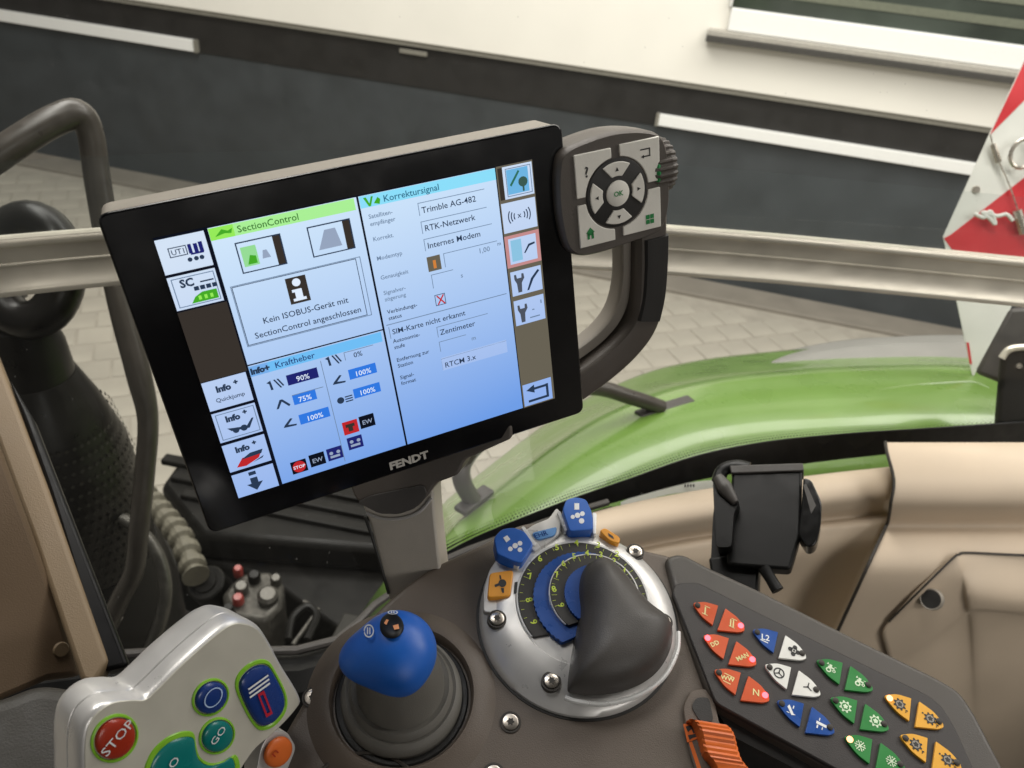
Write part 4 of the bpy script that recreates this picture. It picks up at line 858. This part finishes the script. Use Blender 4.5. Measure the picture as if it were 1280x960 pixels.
# SectionControl pane
R_(-79.4, 73.4, -2, 79.9, grad_screen('screen_header_green', lin(170, 240, 150), lin(170, 240, 150), 1, M, -.08, .08), L2); R_(-79.4, 73.4, -67, 79.9, SYL, L3)
multi_([[(-77, 75), (-73, 78.4), (-70, 77), (-67.6, 78), (-68.6, 75.4), (-72, 76)]], SG, L4); T_('SectionControl', -65.4, 74.8, 5.2, e_('green_text', 50, 110, 40), L4)
for x, gcol in ((-68.6, 1), (-30.4, 0)):
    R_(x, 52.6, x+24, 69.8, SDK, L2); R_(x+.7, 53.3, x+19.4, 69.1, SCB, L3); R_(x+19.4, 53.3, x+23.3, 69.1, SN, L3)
    if gcol: R_(x+2, 56, x+10, 66.8, e_('pale_green', 150, 220, 150), L4); poly_([(x+4, 57), (x+9, 57), (x+9, 61), (x+6, 62)], SG, L4+.0001); poly_([(x+12, 58.5), (x+16.5, 58.5), (x+15, 63), (x+13, 63)], SGY, L4)
    else: poly_([(x+4, 56), (x+17, 56), (x+15, 66.5), (x+9, 66.5)], SGY, L4)
frame_(-76.8, 11.5, -5, 47.4, .45, SGR); frame_(-76.2, 12.2, -7.6, 46.8, .4, SDK, L2+.00004)
R_(-48.2, 29.4, -37, 44.6, SN, L3); multi_([circ((-42.6, 41.4), 2.3, 18), rect(-46, 36, -40.6, 37.6), rect(-44.6, 31.4, -40.6, 37.6), rect(-46.2, 30.8, -39, 32.4)], SW, L4)
T_('Kein ISOBUS-Gerät mit', -41, 22.6, 5.0, SDK, L4, 'CENTER'); T_('SectionControl angeschlossen', -41, 15.2, 5.0, SDK, L4, 'CENTER')
# Info Krafheber pane
R_(-79.4, -6.4, -2, -.2, grad_screen('screen_header_blue', lin(112, 190, 245), lin(112, 190, 245), 1, M, -.08, .08), L2); R_(-79.4, -6.4, -69, -.2, e_('bluehead', 120, 175, 235), L3)
T_('Info+', -79, -5, 5, SDK, L4, bold=.0003); T_('Kraftheber', -65.4, -5, 5.2, e_('navy', 30, 50, 110), L4)
R_(-40.2, -78, -39.8, -8, SGR, L2)
def bar(x0, y0, x1, y1, m, s): R_(x0, y0, x1, y1, m, L2); T_(s, (x0+x1)/2, y0+1.2, 4.6, SW if m != SCB else SDK, L4, 'CENTER')
bar(-61, -17.8, -43, -11.2, SDB, '90%'); bar(-60.6, -31, -47, -24.6, SBL, '75%'); bar(-60, -44.6, -42, -38, SBL, '100%'); frame_(-60.6, -24.8, -42, -24.3, .4, SGR)
frame_(-26, -12, -8, -6.8, .4, SGR, L2, 'lt'); T_('0%', -18, -11.6, 4.6, SDK, L4, 'CENTER'); bar(-25.8, -25, -9, -18.4, SBL, '100%'); bar(-25.6, -38, -9, -31.6, SBL, '100%')
def limb(x, y, k):
    mb = MB(); S = lambda pts, h=L3: mb.sheet(M, mm([(x+a, y+b) for a, b in pts]), h)
    if k == 0: S([(-4, 2), (-1.5, 3), (-1, -3), (-2.4, -3), (-2.6, 1)]); S([(0, 3), (1, 3), (4, -3), (3, -3)], L3+.00002); S([(2, 3), (3, 3), (5.4, -2), (4.6, -2.4)], L3+.00003)
    elif k == 1: S([(-4, -2.4), (-2.6, -2.4), (0, 1.6), (3.4, -2.6), (4.4, -1.6), (.6, 3), (-1, 3)])
    elif k == 2: S([(-4, -2), (3.6, -2.6), (4, -1.6), (-1, -.8), (2.4, 2.6), (1, 3), (-3, -.6)])
    else: S(circ((-2.4, 0), 2.2, 12)); S(rect(.4, -.6, 5, .2), L3+.00002); S(rect(.4, 1, 5, 1.8), L3+.00003); S(rect(.4, -2.2, 5, -1.4), L3+.00004)
    mb.build('screen_icon', SDK, scr, fixn=False)
for x, y, k in ((-68.5, -14.6, 0), (-67, -28, 1), (-66, -41.4, 2), (-33.4, -9.6, 0), (-32.4, -23, 2), (-31.6, -36.4, 3)): limb(x, y, k)
def badge(x, y, m, s=''):
    R_(x, y, x+9.4, y+8.6, SD if m else SDB, L2)
    if s: T_(s, x+4.7, y+2.6, 4.2, SGY, L4, 'CENTER')
    return x
badge(-72, -76, 1, ''); multi_([circ((-67.3, -71.7), 3.9, 20)], SRD, L3); T_('STOP', -67.3, -72.8, 3, SW, L4, 'CENTER')
badge(-60.6, -75, 1, 'EW'); badge(-49.6, -74.6, 0); multi_([circ((-47, -69.6), 1.2, 10), circ((-42.6, -69.6), 1.2, 10), rect(-48, -73, -42, -71.4)], SGY)
R_(-36.6, -60.4, -27.2, -51.4, SRD, L2); multi_([rect(-33.4, -58.6, -30.6, -54), rect(-34.8, -55.6, -29.2, -53.4)], SN); badge(-26, -59.4, 1, 'EW'); badge(-36, -71.4, 0); multi_([circ((-33.4, -66), 1.2, 10), circ((-29, -66), 1.2, 10), rect(-34.4, -69.6, -28.4, -68)], SGY)
# Korrektursignal pane
R_(.8, 73.4, 82, 80, grad_screen('screen_header_cyan', lin(140, 222, 250), lin(140, 222, 250), 1, M, -.08, .08), L2); T_('Korrektursignal', 14, 74.6, 5.2, e_('teal_text', 40, 100, 130), L4)
multi_([[(3, 79), (4.6, 79), (6, 75.4), (7.4, 79), (8.6, 79), (6.6, 73.8), (5.4, 73.8)], [(8.4, 75), (11, 78), (12.4, 76.6), (11.6, 74)]], SG, L4)
for s, y in (('Satelliten-', 67), ('empfänger', 62.8), ('Korrekt.', 54), ('Modemtyp', 42.6), ('Genauigkeit', 31), ('Signalver-', 21.6), ('zögerung', 17.6), ('Verbindungs-', 9.6), ('status', 5.6), ('Autonomie-', -9.4), ('stufe', -13.4), ('Entfernung zur', -22), ('Station', -26), ('Signal-', -34), ('format', -38)): T_(s, 4, y, 3.5, SGR if y > 12 else SDK, L3)
def field(x0, y0, x1, y1, s): frame_(x0, y0, x1, y1, .4, SGR, L2, 'lt'); T_(s, x0+1.6, y0+1.2, 5, SDK, L4)
field(33, 62.4, 74, 69.8, 'Trimble AG-482'); field(33, 51.8, 74, 59, 'RTK-Netzwerk'); field(33, 41.4, 76, 48.6, 'Internes Modem')
R_(33, 28.6, 41.2, 37.6, SMUT, L2); R_(36.4, 30, 38.2, 35, e_('amber', 210, 130, 60), L3); frame_(43.4, 29, 78, 37.6, .4, SGR, L2, 'lt'); T_('1,00', 69, 32.4, 4.4, SGR, L4, 'CENTER'); T_('m', 79, 34.4, 3.4, SGR, L4, 'CENTER')
frame_(34, 18, 48, 26.6, .4, SGR, L2, 'lt'); T_('s', 52, 20.4, 4, SGR, L4)
frame_(34, 6.6, 40.6, 13.6, .4, SDK, L2); multi_([[(35, 7.4), (35.8, 7), (40, 12.8), (39.2, 13.2)], [(39.4, 7), (40.2, 7.4), (35.6, 13.2), (35, 12.6)]], SRD, L4)
R_(2, 2.6, 80, 3.1, SGR, L2); frame_(3, -6.2, 8, 1.4, .4, SGR, L2, 'l'); T_('SIM-Karte nicht erkannt', 4.6, -3.8, 4.8, SDK, L4)
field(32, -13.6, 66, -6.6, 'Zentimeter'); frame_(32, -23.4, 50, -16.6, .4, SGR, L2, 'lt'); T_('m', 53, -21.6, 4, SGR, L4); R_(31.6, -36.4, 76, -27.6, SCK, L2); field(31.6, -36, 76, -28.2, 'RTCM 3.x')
# right soft keys
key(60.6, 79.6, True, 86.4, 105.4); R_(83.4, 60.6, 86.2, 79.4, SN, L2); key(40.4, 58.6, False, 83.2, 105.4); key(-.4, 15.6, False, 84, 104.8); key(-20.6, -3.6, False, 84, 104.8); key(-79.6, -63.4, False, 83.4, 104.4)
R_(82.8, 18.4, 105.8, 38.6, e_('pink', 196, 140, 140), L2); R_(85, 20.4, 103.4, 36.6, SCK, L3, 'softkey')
R_(88.6, 63, 102.4, 77.6, e_('mapblue', 110, 180, 225), L4); poly_([(90, 68.6), (91, 67.6), (97, 75.6), (96, 76.4)], e_('pole', 50, 110, 90), L4+.0001); multi_([circ((98.6, 69.2), 3, 14), rect(98, 63.6, 99.2, 68)], e_('tree', 60, 90, 80), L4+.0001)
mb = MB()
for sgn in (-1, 1):
    for r in (3.2, 5, 6.8):
        P0 = circ((94.2, 49.6), r, 10, -.55, .55); P1 = circ((94.2, 49.6), r+.7, 10, -.55, .55)
        P0 = [(94.2+sgn*(p[0]-94.2), p[1]) for p in P0]; P1 = [(94.2+sgn*(p[0]-94.2), p[1]) for p in P1]
        mb.rings([[M.w(a/1000, b/1000, L3) for a, b in P0], [M.w(a/1000, b/1000, L3) for a, b in P1]], False, False, closed=False)
mb.build('screen_icon', SDK, scr, fixn=False); T_('x', 94.2, 48.2, 5, SDK, L3, 'CENTER')
R_(86.4, 22, 93.4, 35.4, e_('fieldblue', 140, 195, 225), L4); multi_([[(94.6, 26), (95.4, 25.6), (98.6, 29.6), (102.4, 30.4), (102.2, 31.6), (98, 31)]], SDK, L4)
def wrench(x, y): multi_([[(x, y), (x+2.6, y), (x+3, y+6), (x+5, y+9), (x+4.6, y+12), (x+3.2, y+12), (x+3, y+9.4), (x, y+9.4), (x-.4, y+12), (x-1.8, y+12), (x-1.8, y+9), (x-.4, y+6)]], e_('tool', 78, 84, 96), L4)
wrench(88, 1.4); wrench(88, -19); poly_([(94, 1.4), (95.4, 1.4), (99, 8), (103.6, 12.6), (102.4, 13.6), (97.4, 8.8)], SDK, L4); multi_([rect(94, -17.6, 101, -16.8), rect(96, -12.6, 97.6, -11.8), rect(102.2, -9.4, 103, -7)], SGR, L4)
multi_([rect(86.6, -77.4, 101.8, -75.6), rect(100, -77.4, 101.8, -67), rect(90, -69, 101.8, -67.2), [(85.6, -68.1), (91.6, -65), (91.6, -71.2)]], SDK, L4)
mb = MB(); text_mesh(mb, M, 'FENDT', (-.0138, -.0945), .0076, 0, .0, 0, 'LEFT', 1.12, .00035); mb.build('logo', mat('logo_silver', (.62, .60, .55), .35, .3), tm, fixn=False)
# keypad module
kh = .007
mod = ctl(mm([(119, 72), (124, 82.5), (140, 86.5), (158, 88), (176, 86), (190, 81), (195.5, 70), (197, 50), (195, 30), (187, 19.5), (160, 16.5), (138, 15.5), (126, 18.5), (120, 28), (117.5, 50)]), 90, True)
MB().rings([[M.w(mod_c[0], mod_c[1], h) for mod_c in [(.158+(p[0]-.158)*s, .051+(p[1]-.051)*s) for p in mod]] for s, h in ((.93, -.022), (.99, -.018), (1.0, -.010), (1.0, .002), (.985, .0055), (.955, kh))]).build('keypad_housing', M_['module'], tm, smooth=True)
kc_ = (.1575, .0515)
def kpoly(pts, nm='key', m='key', h1=kh+.0014): return MB().prism(M, rpoly(mm(pts), .0012), kh-.001, h1).build(nm, M_[m], tm, bevel=.0005)
def cornerkey(x0, y0, x1, y1):                                   # quad with a circular bite towards the centre
    cx, cy = 157.5, 51.5; r = 22.2; outx = x0 if abs(x0-cx) > abs(x1-cx) else x1; inx = x1 if outx == x0 else x0; outy = y0 if abs(y0-cy) > abs(y1-cy) else y1; iny = y1 if outy == y0 else y0
    a0 = math.atan2(math.copysign(math.sqrt(max(r*r-(inx-cx)**2, 0)), outy-cy), inx-cx); a1 = math.atan2(iny-cy, math.copysign(math.sqrt(max(r*r-(iny-cy)**2, 0)), outx-cx))
    if a1-a0 > math.pi: a1 -= 2*math.pi
    if a0-a1 > math.pi: a1 += 2*math.pi
    arc = circ((cx, cy), r, 12, a0, a1)
    P = [(outx, iny), (outx, outy), (inx, outy)]+arc
    return MB().prism(M, mm(P), kh-.001, kh+.0012).build('key', M_['key'], tm, bevel=.0005)
kk = [cornerkey(129.5, 53.5, 154.6, 79.6), cornerkey(160.4, 53.5, 188.4, 80.4), cornerkey(129.5, 22.4, 154.6, 49.2), cornerkey(160.4, 23.6, 188.4, 49.2)]
ringd = MB(); ringd.lathe(M, [(kc_, .0212, kh-.001), (kc_, .0212, kh+.0006), (kc_, .0206, kh+.0009)], 48); ringd.build('key_ring', M_['rubber'], tm, smooth=True)
for q in range(4):
    a = math.pi/2*q; P = circ((157.5, 51.5), 19.2, 14, a-.52, a+.52)+circ((157.5, 51.5), 10.6, 10, a+.34, a-.34)
    k = MB().prism(M, mm(P), kh, kh+.0018).build('key', M_['key'], tm, bevel=.0005)
    c = (157.5+14.6*math.cos(a), 51.5+14.6*math.sin(a)); tri = [(c[0]+1.5*math.cos(a+t), c[1]+1.5*math.sin(a+t)) for t in (0, 2.2, -2.2)]
    MB().sheet(M, mm(tri), kh+.0020).build('key_print', M_['keyprint'], k, fixn=False)
k = MB().lathe(M, [(kc_, .0080, kh), (kc_, .0080, kh+.0018), (kc_, .0074, kh+.0022)], 32).build('key', M_['key'], tm, smooth=True)
mb = MB(); text_mesh(mb, M, 'OK', (.1575, .0500), .0044, 0, kh+.0024, 0, 'CENTER', bold=.0001); mb.build('key_print', M_['keygreen'], k, fixn=False)
mb = MB(); text_mesh(mb, M, '?', (.1355, .0655), .0088, 0, kh+.0014, bold=.0002); mb.build('key_print', M_['keyprint'], kk[0], fixn=False)
mb = MB(); [mb.sheet(M, mm(p), kh+.0014) for p in (rect(174.5, 74.2, 181.6, 75), rect(180.8, 70.6, 181.6, 74.2), rect(176.5, 69.8, 181.6, 70.6), [(175, 70.2), (177, 71.4), (177, 69)])]; mb.build('key_print', M_['keyprint'], kk[1], fixn=False)
mb = MB(); [mb.sheet(M, mm(p), kh+.0014) for p in ([(134, 31), (137, 34.4), (140, 31)], rect(134.8, 27, 136.4, 31), rect(137.6, 27, 139.2, 31), rect(134.8, 29.4, 139.2, 31))]; mb.build('key_print', M_['keygreen'], kk[2], fixn=False)
mb = MB(); [mb.sheet(M, mm(rect(177+3.2*i, 27.4+3.2*j, 179.8+3.2*i, 30.2+3.2*j)), kh+.0014) for i in (0, 1) for j in (0, 1)]; mb.build('key_print', M_['keygreen'], kk[3], fixn=False)
# ribbed wheel, grip handle
WF = Frame(M.w(.188, .0585, -.008), M.v, M.u)
rs = []
for r0, h in ((.016, -.004), (.0175, .000), (.0178, .010), (.0170, .0135), (.0125, .0155)):
    rs.append([WF.w((r0-(.0011 if (k % 4) < 2 and h > -.001 and r0 > .013 else 0))*math.cos(2*math.pi*k/96), (r0-(.0011 if (k % 4) < 2 and h > -.001 and r0 > .013 else 0))*math.sin(2*math.pi*k/96), h) for k in range(96)])
MB().rings(rs).build('scroll_wheel', M_['module'], tm)
MB().lathe(WF, [((0, 0), .0165, -.002), ((0, 0), .0172, -.0005), ((0, 0), .0165, .001)], 48).build('wheel_ring', M_['keygreen'], tm, smooth=True)
def sq_sweep(path, wu, wh, name, m, n=40, rr=.3):
    P = ctl([(a/1000, b/1000, h/1000) for a, b, h in path], n); rs = []
    for i, p in enumerate(P):
        t = P[min(i+1, n-1)]-P[max(i-1, 0)]; s = Vector((t.y, -t.x, 0)).normalized(); ring = []
        for k in range(32):
            a = 2*math.pi*(k+.5)/32; ca, sa = math.cos(a), math.sin(a); q = (abs(ca)**7+abs(sa)**7)**(-1/7)
            c2 = p+s*(wu*q*ca); ring.append(M.w(c2.x, c2.y, p.z+wh*q*sa))
        rs.append(ring)
    return MB().rings(rs).build(name, m, tm, smooth=True)
sq_sweep([(188, 40, -10), (188, 20, -11), (187.5, -5, -12), (186, -30, -13), (181, -49, -14), (166, -64, -15), (142, -77, -16), (118, -87, -18)], .0112, .0115, 'grip_handle', M_['module'])
sq_sweep([(189.8, 14, -10), (189.6, -5, -11), (187.8, -28, -12), (183.6, -45, -12.6)], .0098, .0125, 'grip_pad', M_['rubber'], 24)
sq_sweep([(117, -66, -24), (135, -62, -24), (155, -52, -23), (168, -38, -22), (174, -15, -20), (174.5, 20, -18)], .0045, .008, 'inner_frame', M_['casing'], 36)
# neck and stand
ST = Frame(at(505, 690, .565), RGT, (Vector((-.10, -.86, .42))).normalized())
MB().prism(ST, rpoly(ST.pl([(440, 600), (541, 600), (543, 640), (549, 700), (556, 752), (560, 800), (500, 800), (486, 748), (474, 700), (463, 655)]), .004), -.028, 0).build('stand', mat('stand_grey', (.42, .385, .335), .45, bump=.15, bs=1500, var=.05), tm, bevel=.004, seg=3)
hp_ = [(436, 560), (437, 606), (443, 622), (456, 634), (478, 641), (500, 641), (522, 634), (536, 618), (545, 604), (572, 594), (582, 574), (640, 548), (640, 530)]
MB().prism(ST, rpoly(ST.pl(hp_, .008), .003), -.034, .008).build('neck', M_['module'], tm, bevel=.004, seg=3)
MB().prism(ST, rpoly(ST.pl([(446, 628), (462, 620), (500, 612), (530, 606), (534, 620), (518, 636), (498, 643), (474, 642)], .0095), .003), .002, .0095).build('neck_lip', M_['darkgrey'], tm, bevel=.002)
MB().tube([ST.w(*ST.px(x, y, .001), .001) for x, y in [(458, 641), (478, 648), (502, 648), (524, 640), (540, 622)]], .0012, 6, 24).build('neck_bead', M_['silver'], tm, smooth=True)
MB().tube([ST.w(*ST.px(x, y, .0015), .0015) for x, y in [(456, 646), (464, 668), (474, 700), (486, 742)]], .0012, 6, 20).build('stand_edge', M_['rubber'], tm, smooth=True)
